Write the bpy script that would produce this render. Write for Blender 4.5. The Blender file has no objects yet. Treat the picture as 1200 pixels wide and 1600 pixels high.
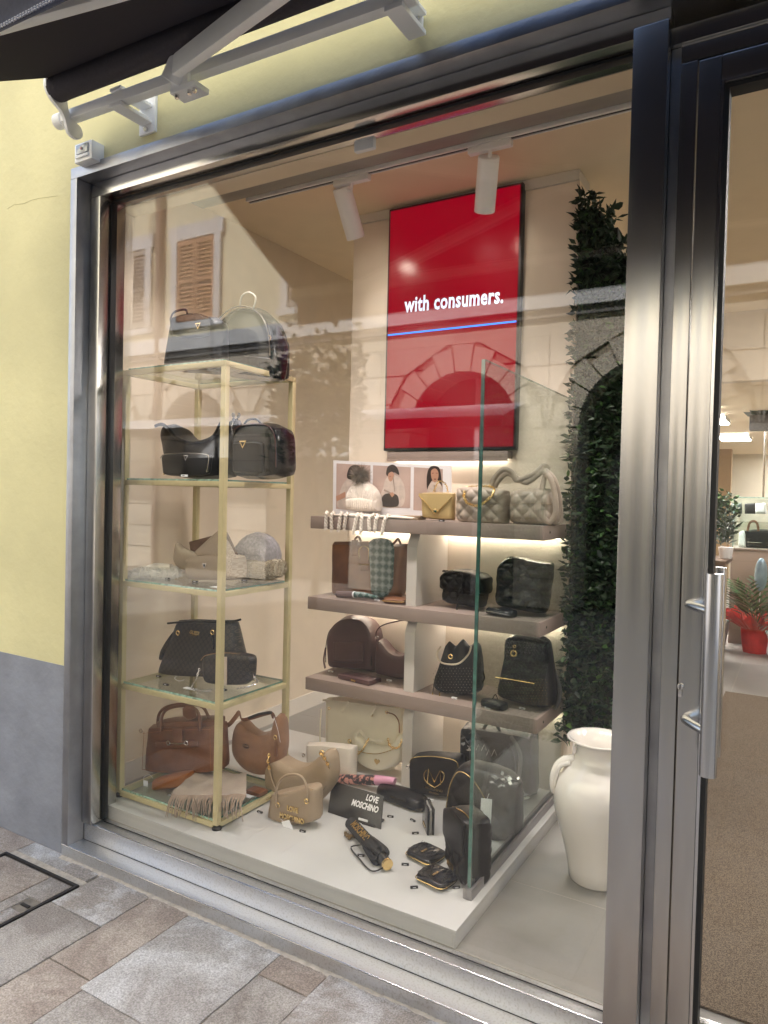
import bpy, bmesh, math, random
from mathutils import Vector, Matrix, Euler
random.seed(7)
R = math.radians
sc = bpy.context.scene
C = sc.collection

# ------------------------------------------------------------------ camera
F = 1115.0
def _n(v):
    l = math.sqrt(sum(a*a for a in v)); return Vector([a/l for a in v])
_dn = _n((-590-600, 50000-800, F)); _mx = _n((-1293-600, 727-800, F))
_Z = -_dn; _X = -_mx; _X = (_X - _Z*_X.dot(_Z)).normalized(); _Y = _Z.cross(_X)
CAM = Vector((0, -1.95, 1.55))
_r = [Vector((_X[i], _Y[i], _Z[i])) for i in range(3)]      # camera right, down, forward in the world
cd = bpy.data.cameras.new('camera'); cam = bpy.data.objects.new('camera', cd); C.objects.link(cam)
m3 = Matrix((_r[0], -_r[1], -_r[2])).transposed()
cam.matrix_world = Matrix.Translation(CAM) @ m3.to_4x4()
cd.sensor_fit = 'VERTICAL'; cd.sensor_height = 36; cd.lens = F/1600*36
cd.clip_start = 0.02; cd.clip_end = 400
sc.camera = cam
def _ray(u, v): return _r[0]*(u-600) + _r[1]*(v-800) + _r[2]*F
def at(u, v, y):                     # the point of the upright plane y that is seen at u, v of the photograph
    d = _ray(u, v); return CAM + d*((y-CAM.y)/d.y)
def atz(u, v, z):                    # the same for a level plane
    d = _ray(u, v); return CAM + d*((z-CAM.z)/d.z)
def atx(u, v, x):
    d = _ray(u, v); return CAM + d*((x-CAM.x)/d.x)

# ------------------------------------------------------------------ sky, sun, exposure
w = bpy.data.worlds.new('World'); sc.world = w; w.use_nodes = True
nt = w.node_tree; bg = nt.nodes['Background']
sky = nt.nodes.new('ShaderNodeTexSky'); sky.sky_type = 'NISHITA'; sky.sun_disc = False
SUN_EL, SUN_AZ = R(51), R(-20)       # azimuth from +y towards +x
sky.sun_elevation = SUN_EL; sky.sun_rotation = SUN_AZ
sky.air_density = 1.0; sky.dust_density = 1.2; sky.ozone_density = 1.0
nt.links.new(sky.outputs[0], bg.inputs[0]); bg.inputs[1].default_value = 0.15
sl = bpy.data.lights.new('sun', 'SUN'); sl.energy = 5.0; sl.angle = R(3); sl.color = (1, .97, .94)
so = bpy.data.objects.new('sun', sl); C.objects.link(so)
so.rotation_euler = Vector((math.sin(SUN_AZ)*math.cos(SUN_EL), math.cos(SUN_AZ)*math.cos(SUN_EL), math.sin(SUN_EL))).to_track_quat('Z', 'Y').to_euler()
sc.view_settings.view_transform = 'Standard'; sc.view_settings.look = 'None'
sc.view_settings.gamma = 1; sc.view_settings.use_curve_mapping = False
sc.view_settings.exposure = 1.85
cy = sc.cycles
cy.max_bounces = 12; cy.diffuse_bounces = 6; cy.glossy_bounces = 5; cy.transmission_bounces = 6
cy.transparent_max_bounces = 24; cy.sample_clamp_indirect = 6; cy.caustics_reflective = False; cy.caustics_refractive = False

# ------------------------------------------------------------------ materials
MATS = {}
def mat(name, col, rough=.5, metal=0, var=.12, scale=8, bump=0, bscale=200, coat=0, col2=None, spec=.5, stretch=None, sheen=0, detail=4, emit=None, es=0, thr=None):
    if name in MATS: return MATS[name]
    m = bpy.data.materials.new(name); m.use_nodes = True
    t = m.node_tree; N = t.nodes; L = t.links; p = N['Principled BSDF']
    tc = N.new('ShaderNodeTexCoord'); mp = N.new('ShaderNodeMapping'); L.new(tc.outputs['Object'], mp.inputs[0])
    if stretch: mp.inputs['Scale'].default_value = stretch
    nz = N.new('ShaderNodeTexNoise'); nz.inputs['Scale'].default_value = scale; nz.inputs['Detail'].default_value = detail
    L.new(mp.outputs[0], nz.inputs[0])
    rp = N.new('ShaderNodeValToRGB'); c2 = col2 or tuple(c*(1-var) for c in col)
    lo, hi = thr or (.3, .7)
    rp.color_ramp.elements[0].position = lo; rp.color_ramp.elements[1].position = hi
    rp.color_ramp.elements[0].color = (*c2, 1)
    rp.color_ramp.elements[1].color = (*(col if col2 else tuple(min(1, c*(1+var*.5)) for c in col)), 1)
    L.new(nz.outputs[0], rp.inputs[0]); L.new(rp.outputs[0], p.inputs['Base Color'])
    p.inputs['Metallic'].default_value = metal
    p.inputs['Specular IOR Level'].default_value = spec
    if coat: p.inputs['Coat Weight'].default_value = coat; p.inputs['Coat Roughness'].default_value = .12
    if sheen: p.inputs['Sheen Weight'].default_value = sheen
    mr = N.new('ShaderNodeMapRange'); mr.inputs[3].default_value = max(.02, rough*.8); mr.inputs[4].default_value = min(1, rough*1.2)
    L.new(nz.outputs[0], mr.inputs[0]); L.new(mr.outputs[0], p.inputs['Roughness'])
    if bump:
        b = N.new('ShaderNodeTexNoise'); b.inputs['Scale'].default_value = bscale; b.inputs['Detail'].default_value = 3; L.new(mp.outputs[0], b.inputs[0])
        bp = N.new('ShaderNodeBump'); bp.inputs['Strength'].default_value = bump; bp.inputs['Distance'].default_value = .004
        L.new(b.outputs[0], bp.inputs['Height']); L.new(bp.outputs[0], p.inputs['Normal'])
    if emit: p.inputs['Emission Color'].default_value = (*emit, 1); p.inputs['Emission Strength'].default_value = es
    MATS[name] = m; return m

def thin_glass(name, f0, tint, power=5.0):
    m = bpy.data.materials.new(name); m.use_nodes = True; t = m.node_tree; N = t.nodes; L = t.links
    for n in list(N): N.remove(n)
    o = N.new('ShaderNodeOutputMaterial'); tr = N.new('ShaderNodeBsdfTransparent'); gl = N.new('ShaderNodeBsdfGlossy'); mx = N.new('ShaderNodeMixShader')
    tr.inputs[0].default_value = (*tint, 1); gl.inputs['Roughness'].default_value = 0.0
    g = N.new('ShaderNodeNewGeometry'); d = N.new('ShaderNodeVectorMath'); d.operation = 'DOT_PRODUCT'
    L.new(g.outputs['Incoming'], d.inputs[0]); L.new(g.outputs['Normal'], d.inputs[1])
    def mth(op, a, b=None):
        n = N.new('ShaderNodeMath'); n.operation = op
        for i, x in enumerate((a, b)):
            if x is None: continue
            if isinstance(x, (int, float)): n.inputs[i].default_value = x
            else: L.new(x, n.inputs[i])
        return n.outputs[0]
    c = mth('ABSOLUTE', d.outputs['Value']); k = mth('POWER', mth('SUBTRACT', 1.0, c), power)
    f = mth('ADD', mth('MULTIPLY', k, 1-f0), f0)
    L.new(f, mx.inputs[0]); L.new(tr.outputs[0], mx.inputs[1]); L.new(gl.outputs[0], mx.inputs[2]); L.new(mx.outputs[0], o.inputs[0])
    MATS[name] = m; return m

def cells(name, base, ring, scale, metric='EUCLIDEAN', stops=((.0, 1), (.12, 0), (.3, 1), (.38, 0)), rough=.45, jitter=0):
    m = mat(name, base, rough, bump=.15, bscale=300); t = m.node_tree; N = t.nodes; L = t.links; p = N['Principled BSDF']
    tc = N.new('ShaderNodeTexCoord'); mp = N.new('ShaderNodeMapping'); mp.inputs['Scale'].default_value = (1, 0.001, 1); L.new(tc.outputs['Object'], mp.inputs[0])
    mp.inputs['Rotation'].default_value = (0, R(45) if metric == 'EUCLIDEAN' else 0, 0)
    v = N.new('ShaderNodeTexVoronoi'); v.distance = metric; v.inputs['Scale'].default_value = scale; v.inputs['Randomness'].default_value = jitter
    L.new(mp.outputs[0], v.inputs['Vector'])
    rp = N.new('ShaderNodeValToRGB'); rp.color_ramp.interpolation = 'CONSTANT'
    e = rp.color_ramp.elements
    while len(e) < len(stops): e.new(.5)
    for i, (pos, on) in enumerate(stops):
        e[i].position = pos; e[i].color = (*(ring if on else base), 1)
    L.new(v.outputs['Distance'], rp.inputs[0]); L.new(rp.outputs[0], p.inputs['Base Color'])
    return m

# ------------------------------------------------------------------ mesh helpers
def link(name, bm, m, parent=None, smooth=False, kind=None, label=None):
    me = bpy.data.meshes.new(name); bm.normal_update(); bm.to_mesh(me); bm.free()
    for x in (m if isinstance(m, (list, tuple)) else [m]): me.materials.append(x)
    if smooth:
        for p in me.polygons: p.use_smooth = True
        if smooth != 'all':
            try: me.set_sharp_from_angle(angle=R(38))
            except Exception: pass
    o = bpy.data.objects.new(name, me); C.objects.link(o)
    if parent: o.parent = parent
    if kind: o['kind'] = kind
    if label: o['label'] = label
    return o
def thing(name, label, cat, loc=(0, 0, 0), rz=0, group=None, rot=None):
    o = bpy.data.objects.new(name, None); C.objects.link(o); o.empty_display_size = .05
    o.location = loc; o.rotation_euler = rot or (0, 0, rz)
    o['label'] = label; o['category'] = cat
    if group: o['group'] = group
    return o
def tag(o, label, cat, group=None):
    o['label'] = label; o['category'] = cat
    if group: o['group'] = group
    return o
def copy_tree(o, parent=None):
    c = o.copy(); C.objects.link(c)
    if parent: c.parent = parent
    for ch in list(o.children): copy_tree(ch, c)
    return c

def box(bm, x0, x1, y0, y1, z0, z1, bev=0, mi=0, mtx=None):
    ret = bmesh.ops.create_cube(bm, size=1)
    vs = ret['verts']
    for v in vs:
        v.co = Vector((x0+(v.co.x+.5)*(x1-x0), y0+(v.co.y+.5)*(y1-y0), z0+(v.co.z+.5)*(z1-z0)))
    fs = list({f for v in vs for f in v.link_faces})
    for f in fs: f.material_index = mi
    if bev:
        es = list({e for v in vs for e in v.link_edges})
        g = bmesh.ops.bevel(bm, geom=es, offset=bev, segments=2, affect='EDGES', profile=.6)
        vs = list({v for f in g['faces'] for v in f.verts} | {v for v in vs if v.is_valid})
        for f in g['faces']: f.material_index = mi
    if mtx is not None:
        for v in vs: v.co = mtx @ v.co
    return bm
def B(*a, **k):
    bm = bmesh.new(); return box(bm, *a, **k)
def bx(name, m, parent, *a, bev=0, **k):
    return link(name, B(*a, bev=bev), m, parent, smooth=bool(bev), **k)

def sm(pts, n, closed=False):
    P = [Vector(p) for p in pts]
    if len(P) == 2: return [P[0].lerp(P[1], i/(n-1)) for i in range(n)]
    out = []; segs = len(P) if closed else len(P)-1
    for s in range(segs):
        if closed: p0, p1, p2, p3 = P[s-1], P[s], P[(s+1) % len(P)], P[(s+2) % len(P)]
        else: p0 = P[max(s-1, 0)]; p1 = P[s]; p2 = P[s+1]; p3 = P[min(s+2, len(P)-1)]
        for k in range(12):
            t = k/12
            out.append(.5*((2*p1)+(p2-p0)*t+(2*p0-5*p1+4*p2-p3)*t*t+(3*p1-p0-3*p2+p3)*t*t*t))
    if not closed: out.append(P[-1])
    else: out.append(out[0].copy())
    L = [0]
    for a, b in zip(out, out[1:]): L.append(L[-1]+(b-a).length)
    res = []; j = 0
    N = n if not closed else n+1
    for i in range(N):
        d = L[-1]*i/(N-1)
        while j < len(L)-2 and L[j+1] < d: j += 1
        t = (d-L[j])/max(1e-9, L[j+1]-L[j]); res.append(out[j].lerp(out[j+1], t))
    return res[:-1] if closed else res

def tube(bm, pts, r, seg=8, closed=False, n=None, flat=None, up=None, taper=None, smooth=True):
    P = sm(pts, n or max(6, len(pts)*6), closed) if smooth else [Vector(p) for p in pts]
    N = len(P); rings = []
    prev = None
    for i, p in enumerate(P):
        a = P[(i-1) % N] if (closed or i > 0) else P[i]; b = P[(i+1) % N] if (closed or i < N-1) else P[i]
        t = (b-a)
        if t.length < 1e-9: t = Vector((0, 0, 1))
        t.normalize()
        if prev is None:
            u = Vector(up) if up else Vector((0, 1, 0))
            if abs(u.dot(t)) > .95: u = Vector((1, 0, 0))
        else: u = prev
        s = t.cross(u)
        if s.length < 1e-6: s = t.orthogonal()
        s.normalize(); u = s.cross(t).normalized(); prev = u
        rr = r*(taper[0]+(taper[1]-taper[0])*i/(N-1)) if taper else r
        ring = []
        for k in range(seg):
            an = 2*math.pi*k/seg
            if flat: off = u*math.cos(an)*rr*flat + s*math.sin(an)*rr
            else: off = u*math.cos(an)*rr + s*math.sin(an)*rr
            ring.append(bm.verts.new(p+off))
        rings.append(ring)
    for i in range(N if closed else N-1):
        A, Bq = rings[i], rings[(i+1) % N]
        for k in range(seg):
            bm.faces.new((A[k], A[(k+1) % seg], Bq[(k+1) % seg], Bq[k]))
    if not closed:
        bm.faces.new(rings[0][::-1]); bm.faces.new(rings[-1])
    return bm
def T(*a, **k):
    bm = bmesh.new(); return tube(bm, *a, **k)

def chain(bm, pts, link_l=.012, r=.0016, w=.62):
    P = sm(pts, 80); L = [0]
    for a, b in zip(P, P[1:]): L.append(L[-1]+(b-a).length)
    n = max(2, int(L[-1]/(link_l*.72))); j = 0
    for i in range(n):
        d = L[-1]*(i+.5)/n
        while j < len(L)-2 and L[j+1] < d: j += 1
        p = P[j].lerp(P[j+1], (d-L[j])/max(1e-9, L[j+1]-L[j])); t = (P[j+1]-P[j]).normalized()
        u = t.orthogonal().normalized(); s = t.cross(u)
        if i % 2: u, s = s, u
        ring = [p+t*math.cos(a)*link_l*.5+u*math.sin(a)*link_l*.5*w for a in [2*math.pi*k/6 for k in range(6)]]
        tube(bm, ring, r, seg=4, closed=True, smooth=False)
    return bm

def prism(bm, pts, y0, y1, mi=0, mtx=None):
    a = [bm.verts.new((p[0], y0, p[1])) for p in pts]; b = [bm.verts.new((p[0], y1, p[1])) for p in pts]
    n = len(pts)
    ar = sum(pts[i][0]*pts[(i+1) % n][1]-pts[(i+1) % n][0]*pts[i][1] for i in range(n))
    if ar < 0: a.reverse(); b.reverse()
    fs = [bm.faces.new(a), bm.faces.new(b[::-1])]
    for i in range(n): fs.append(bm.faces.new((a[i], b[i], b[(i+1) % n], a[(i+1) % n])))
    for f in fs: f.material_index = mi
    if mtx is not None:
        for v in a+b: v.co = mtx @ v.co
    return bm
def PR(*a, **k):
    bm = bmesh.new(); return prism(bm, *a, **k)

def lathe(bm, prof, seg=40, cx=0, cy=0, mi=0):
    rings = []
    for r, z in prof: rings.append([bm.verts.new((cx+r*math.cos(2*math.pi*k/seg), cy+r*math.sin(2*math.pi*k/seg), z)) for k in range(seg)])
    for A, Bq in zip(rings, rings[1:]):
        for k in range(seg):
            f = bm.faces.new((A[k], A[(k+1) % seg], Bq[(k+1) % seg], Bq[k])); f.material_index = mi
    bm.faces.new(rings[0][::-1]); bm.faces.new(rings[-1])
    return bm

def body(top, bot, D, e=.3, k=7, nu=36, nw=24, quilt=None, dt=1, db=1, sag=0, y0=0, crease=0, seed=0):
    """a soft closed body between an upper and a lower outline (x, z), D deep; front face lies on y = y0"""
    Tp = sm([(p[0], 0, p[1]) for p in top], nu+1); Bt = sm([(p[0], 0, p[1]) for p in bot], nu+1)
    rnd = random.Random(seed); ph = [rnd.uniform(0, 6) for _ in range(6)]
    bm = bmesh.new(); cols = []; half = nw//2; pw = 2/e
    us = [.6*i/nu+.4*(1-math.cos(math.pi*i/nu))/2 for i in range(nu+1)]
    def pick(A_, u):
        f = u*nu; i0 = min(int(f), nu-1); return A_[i0].lerp(A_[i0+1], f-i0)
    for i in range(nu+1):
        u = us[i]; g = max(0.0, 1-abs(2*u-1)**k)**(1/2.2); g = .10+.90*g
        tp_, bt_ = pick(Tp, u), pick(Bt, u)
        ring = []
        for j in range(2*half):
            s_ = j/half if j <= half else (2*half-j)/half
            ww = .55*s_+.45*(1-math.cos(math.pi*s_))/2
            dd = max(0.0, 1-abs(1-2*ww)**pw)**(1/pw)*(1 if j <= half else -1)
            p = tp_.lerp(bt_, ww)
            dep = D*(dt+(db-dt)*ww)*.5*g
            y = -dd*dep
            if sag: y *= 1-sag*math.sin(math.pi*u)*math.sin(math.pi*ww)
            if quilt:
                q, am = quilt
                h = (abs(math.sin((p.x+p.z)*q))*abs(math.sin((p.x-p.z)*q)))**.62
                y += -math.copysign(am, dd)*h*abs(dd)
            if crease:
                y += crease*math.sin(p.x*60+ph[0]+3*math.sin(p.z*23+ph[1]))*abs(dd)*.5+crease*math.sin(p.z*48+ph[2]+2*math.sin(p.x*37+ph[3]))*abs(dd)*.5
            ring.append(bm.verts.new((p.x, y+D*.5+y0, p.z)))
        cols.append(ring)
    nw = 2*half
    for A, Bq in zip(cols, cols[1:]):
        for j in range(nw):
            bm.faces.new((A[j], Bq[j], Bq[(j+1) % nw], A[(j+1) % nw]))
    bm.faces.new(cols[0]); bm.faces.new(cols[-1][::-1])
    bmesh.ops.recalc_face_normals(bm, faces=bm.faces)
    return bm

def text(s, size, m, parent, loc, rot=(R(90), 0, 0), ext=.0012, sx=1.0, bold=.0, name='lettering', align='CENTER', shear=0, space=1.0):
    cu = bpy.data.curves.new(name, 'FONT'); cu.body = s; cu.size = size; cu.extrude = ext; cu.offset = bold
    cu.align_x = align; cu.align_y = 'CENTER'; cu.shear = shear; cu.resolution_u = 2; cu.space_character = space; cu.space_line = .85
    o = bpy.data.objects.new(name+'_t', cu); C.objects.link(o)
    dg = bpy.context.evaluated_depsgraph_get(); me = bpy.data.meshes.new_from_object(o.evaluated_get(dg))
    bpy.data.objects.remove(o); bpy.data.curves.remove(cu)
    me.materials.clear(); me.materials.append(m)
    for v in me.vertices: v.co.x *= sx
    q = bpy.data.objects.new(name, me); C.objects.link(q); q.parent = parent; q.location = loc; q.rotation_euler = rot
    return q

def ball(bm, c, r, s=8, sc_=(1, 1, 1), mi=0):
    g = bmesh.ops.create_uvsphere(bm, u_segments=s, v_segments=max(4, s//2+1), radius=r)
    for v in g['verts']: v.co = Vector((v.co.x*sc_[0]+c[0], v.co.y*sc_[1]+c[1], v.co.z*sc_[2]+c[2]))
    return bm

def fur(bm, pts_norm, ln, wd, n, rnd):
    for _ in range(n):
        p, nn = pts_norm(rnd)
        d = (nn + Vector((rnd.uniform(-.7, .7), rnd.uniform(-.7, .7), rnd.uniform(-.8, .5)))).normalized()
        s = d.orthogonal().normalized(); s.rotate(Matrix.Rotation(rnd.uniform(0, 6.28), 3, d))
        a = bm.verts.new(p-s*wd); b = bm.verts.new(p+s*wd); c = bm.verts.new(p+d*ln*rnd.uniform(.6, 1.2)); bm.faces.new((a, b, c))

# ------------------------------------------------------------------ palette
STEEL = mat('brushed_steel', (.54, .53, .52), .24, 1, var=.10, scale=3, bump=.06, bscale=60, stretch=(1, 1, .06), detail=6)
STEELH = mat('brushed_steel_level', (.56, .55, .54), .21, 1, var=.12, scale=3, bump=.06, bscale=60, stretch=(.06, 1, 1), detail=6)
CASING = mat('dull_steel_casing', (.36, .36, .38), .42, 1, var=.18, scale=9, bump=.12, bscale=90, detail=6)
SILL = mat('worn_steel_sill', (.66, .66, .68), .40, 1, col2=(.52, .51, .51), scale=140, bump=.18, bscale=420, detail=5, thr=(.30, .5))
CHROME = mat('polished_steel', (.62, .62, .63), .18, 1, var=.05)
GASKET = mat('black_rubber', (.008, .008, .009), .6)
YELLOW = mat('yellow_plaster', (.74, .685, .41), .85, var=.17, scale=1.3, bump=.7, bscale=26, detail=8, spec=.2)
GREYP = mat('grey_blue_plinth_paint', (.25, .265, .32), .6, var=.25, scale=4, bump=.9, bscale=30, detail=8, spec=.4)
WHITEM = mat('white_powder_coat', (.88, .88, .89), .4, var=.05)
WALLC = mat('cream_interior_paint', (.66, .57, .45), .8, var=.04, bump=.05, bscale=60, spec=.2)
WALLT = mat('tan_interior_paint', (.46, .36, .26), .8, var=.04, spec=.2)
CEIL = mat('beige_ceiling_paint', (.80, .68, .50), .85, var=.03, spec=.2)
TRIM = mat('pale_trim_paint', (.66, .62, .56), .5, var=.03)
PODIUM = mat('white_podium_laminate', (.50, .50, .495), .38, var=.04, scale=3, bump=.03)
SHELF = mat('greige_shelf_laminate', (.30, .235, .205), .42, var=.06, scale=4, stretch=(.2, 1, 1))
DIVIDER = mat('pale_divider_laminate', (.60, .57, .53), .4, var=.03)
BRASS = mat('pale_gold_lacquer', (.60, .52, .30), .38, .25, var=.06, scale=20)
GOLD = mat('gold_metal', (.85, .62, .28), .25, 1, var=.08)
SILVER = mat('silver_metal', (.75, .73, .72), .2, 1, var=.08)
BLACKL = mat('black_leather', (.009, .009, .011), .36, var=.3, scale=30, bump=.25, bscale=500, coat=.05, spec=.3)
BLACKP = mat('glossy_black_leather', (.007, .008, .012), .2, var=.2, scale=10, bump=.08, bscale=300, coat=.25, spec=.4)
BLACKC = mat('black_fabric', (.014, .014, .016), .8, var=.3, scale=60, bump=.3, bscale=600)
BROWN = mat('brown_leather', (.20, .085, .045), .45, var=.22, scale=14, bump=.25, bscale=400)
BROWN2 = mat('tan_brown_leather', (.34, .14, .055), .42, col2=(.13, .055, .03), scale=5, bump=.25, bscale=400)
SUEDE = mat('brown_suede', (.25, .12, .06), .8, var=.2, scale=16, bump=.3, bscale=500, sheen=.3)
COGNAC = mat('cognac_leather', (.32, .12, .04), .4, var=.12, scale=14, bump=.15, bscale=400)
TAUPE = mat('taupe_leather', (.34, .255, .175), .48, var=.08, scale=14, bump=.2, bscale=500)
TAUPEQ = mat('grey_taupe_leather', (.40, .33, .27), .42, var=.08, scale=14, bump=.15, bscale=400)
CREAM = mat('cream_leather', (.80, .76, .63), .42, var=.04, scale=14, bump=.15, bscale=500)
IVORY = mat('ivory_leather', (.78, .72, .64), .42, var=.04, scale=14, bump=.12, bscale=500)
PLUM = mat('plum_leather', (.105, .055, .055), .38, var=.14, scale=14, bump=.2, bscale=500, coat=.1)
GOLDL = mat('pale_gold_leather', (.62, .46, .22), .35, .3, var=.06, scale=14, bump=.1)
WOOL = mat('taupe_wool', (.36, .27, .21), .95, var=.12, scale=60, bump=.6, bscale=400, sheen=.4)
WOOLW = mat('white_wool', (.78, .70, .62), .95, var=.08, scale=60, bump=.6, bscale=300, sheen=.3)
FLUFF = mat('white_fluffy_yarn', (.86, .84, .79), 1, var=.05, sheen=.5)
FURB = mat('beige_fur', (.46, .39, .29), 1, var=.2, scale=50, sheen=.3)
FURG = mat('brown_grey_fur', (.22, .17, .13), 1, var=.5, scale=40, sheen=.3)
GREYK = mat('grey_lurex_knit', (.30, .285, .31), .6, var=.3, scale=80, bump=.5, bscale=300)
PAPER = mat('white_card', (.82, .83, .86), .6, var=.02)
INK = mat('black_ink', (.02, .02, .02), .6)
MONO = cells('dark_monogram_canvas', (.014, .014, .017), (.075, .055, .045), 46, stops=((0, 1), (.10, 0), (.26, 1), (.36, 0)))
SNOOD = cells('beige_monogram_knit', (.44, .36, .28), (.33, .26, .20), 60, stops=((0, 1), (.2, 0), (.4, 1), (.5, 0)), rough=.9)
GREENS = cells('green_diamond_silk', (.012, .065, .058), (.48, .56, .56), 26, metric='MANHATTAN', stops=((0, 1), (.12, 0), (.22, 1), (.30, 0), (.42, 1), (.47, 0)), rough=.3)
LEAF = mat('dark_green_leaf', (.020, .048, .020), .45, var=.5, scale=20)
LEAF2 = mat('mid_green_leaf', (.05, .13, .03), .45, var=.4, scale=20)
LEAF3 = mat('light_green_leaf', (.12, .24, .05), .45, var=.3, scale=20)
LEAFG = mat('grey_silver_leaf', (.13, .16, .15), .6, var=.3, scale=20)
BARK = mat('bark', (.12, .08, .05), .85, var=.3, scale=30, bump=.5)
TILE = mat('grey_stone_floor_tile', (.235, .225, .21), .42, var=.16, scale=3.5, bump=.08, bscale=60, detail=8)
GROUT = mat('pale_grout', (.42, .39, .35), .9)
MATC = mat('brown_entrance_mat', (.22, .175, .13), 1, col2=(.085, .066, .05), scale=330, bump=1, bscale=500, detail=1, thr=(.4, .6), spec=.05)
GLASS = thin_glass('window_glass', .046, (.995, .99, .985))
GLASS_IN = thin_glass('display_glass', .026, (.93, .975, .955))
GEDGE = mat('green_glass_edge', (.05, .17, .14), .12, var=.4, scale=30, coat=1, spec=1)
GEDGE2 = mat('bright_glass_edge', (.30, .50, .43), .12, var=.6, scale=60, coat=1, spec=1)
AWN = mat('charcoal_awning_fabric', (.075, .068, .078), .9, var=.12, scale=90, bump=.3, bscale=600, spec=.1)

# ================================================================== SETTING
GZ = -.045                       # street level
FZ = .08                         # shop floor
CZ = 3.11                        # shop ceiling
slabm = [mat('pavement_stone_%d' % i, c, .82, col2=d, scale=s, bump=.9, bscale=110, detail=10, thr=th, spec=.25) for i, (c, d, s, th) in enumerate([
    ((.45, .435, .43), (.28, .25, .235), 4, (.44, .58)), ((.46, .40, .35), (.31, .255, .22), 3.5, (.42, .60)),
    ((.54, .53, .53), (.36, .335, .32), 2.6, (.43, .57)), ((.41, .38, .355), (.27, .24, .22), 5, (.42, .60)), ((.52, .50, .50), (.32, .285, .26), 3.2, (.44, .57))])]
for m in slabm:                  # fine pale grains worn into the stone
    t = m.node_tree; N = t.nodes; L = t.links; p = N['Principled BSDF']
    src = p.inputs['Base Color'].links[0].from_socket; n0 = [n for n in N if n.type == 'TEX_NOISE'][0]; n0.inputs['Roughness'].default_value = .68; n0.inputs['Distortion'].default_value = .6
    n2 = N.new('ShaderNodeTexNoise'); n2.inputs['Scale'].default_value = 190; n2.inputs['Detail'].default_value = 3
    tc = [n for n in N if n.type == 'TEX_COORD'][0]; L.new(tc.outputs['Object'], n2.inputs[0])
    r2 = N.new('ShaderNodeValToRGB'); r2.color_ramp.elements[0].position = .35; r2.color_ramp.elements[1].position = .68
    r2.color_ramp.elements[0].color = (.74, .74, .74, 1); r2.color_ramp.elements[1].color = (1.3, 1.3, 1.32, 1)
    mx = N.new('ShaderNodeMix'); mx.data_type = 'RGBA'; mx.blend_type = 'MULTIPLY'; mx.inputs[0].default_value = 1
    L.new(n2.outputs[0], r2.inputs[0]); L.new(src, mx.inputs[6]); L.new(r2.outputs[0], mx.inputs[7]); L.new(mx.outputs[2], p.inputs['Base Color'])

STREET = mat('street_stone', (.24, .22, .20), .85, var=.3, scale=2, bump=.5, bscale=30, detail=8)
JOINT = mat('dark_joint_dirt', (.20, .175, .15), .95, var=.4, scale=30, bump=.6, bscale=120)
bx('street', STREET, None, -40, 30, -60, 60, -.35, GZ-.03, kind='structure')
pav = bx('pavement', JOINT, None, -7, 3.2, -2.7, .02, GZ-.028, GZ-.0075, kind='structure')
rnd = random.Random(11)
slabs = [(-2.935, -2.645, -.072, .012, 2), (-2.638, -2.472, -.075, .0, 4), (-2.452, -2.166, -.238, -.004, 4), (-2.452, -2.166, -1.0, -.246, 3),
         (-2.158, -1.953, -.446, -.006, 1), (-2.158, -1.936, -1.15, -.454, 1), (-1.946, -1.516, -.486, -.006, 2), (-1.929, -1.516, -1.2, -.493, 3),
         (-1.508, -1.315, -.128, -.006, 1), (-1.508, -1.315, -.95, -.135, 3), (-1.308, -.62, -.52, -.006, 4), (-1.308, -.62, -1.2, -.528, 3),
         (-3.30, -2.942, -.11, .012, 1), (-3.75, -3.31, -.11, .012, 2), (-3.35, -2.965, -.9, -.117, 4), (-.612, .1, -.5, -.006, 1), (-.612, .1, -1.2, -.508, 3)]
def fill(x0, x1, y0, y1):
    x = x0
    while x < x1-.05:
        w_ = min(rnd.choice([.22, .3, .38, .45]), x1-x); y = y1
        while y > y0+.05:
            h_ = min(rnd.uniform(.35, .9), y-y0); slabs.append((x, x+w_-.008, y-h_+.008, y, rnd.choice([0, 1, 3, 3, 4]))); y -= h_
        x += w_
fill(-6.9, -3.78, -2.65, .0); fill(-3.775, -2.46, -2.65, -1.01); fill(-3.77, -3.36, -1.0, -.12); fill(-2.452, .1, -2.65, -1.21); fill(.11, 3.1, -2.65, -.006)
for (a, b, c, d, mi) in slabs:
    a -= .0012; b += .0012; c -= .0012; d += .0012
    bm = bmesh.new(); zt = GZ+rnd.uniform(-.0025, .0025)
    nx = max(2, int((b-a)/.035)); ny = max(2, int((d-c)/.035))
    near = a > -3.4 and b < .2 and c > -1.3
    if not near: nx = ny = 1
    g = [[None]*(ny+1) for _ in range(nx+1)]
    for i in range(nx+1):
        for j in range(ny+1):
            ed = near and (i in (0, nx) or j in (0, ny))
            x = a+(b-a)*i/nx; y = c+(d-c)*j/ny
            if ed:
                x += rnd.uniform(-.0014, .0014); y += rnd.uniform(-.0014, .0014)
            g[i][j] = bm.verts.new((x, y, zt-(rnd.uniform(.0008, .0035) if ed else rnd.uniform(-.0006, .0006))))
    for i in range(nx):
        for j in range(ny): bm.faces.new((g[i][j], g[i+1][j], g[i+1][j+1], g[i][j+1]))
    be = [e for e in bm.edges if e.is_boundary]
    ex = bmesh.ops.extrude_edge_only(bm, edges=be)
    for v in ex['geom']:
        if isinstance(v, bmesh.types.BMVert): v.co.z = GZ-.02
    bmesh.ops.recalc_face_normals(bm, faces=bm.faces)
    link('paving_slab', bm, slabm[mi], pav, smooth=True)
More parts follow.
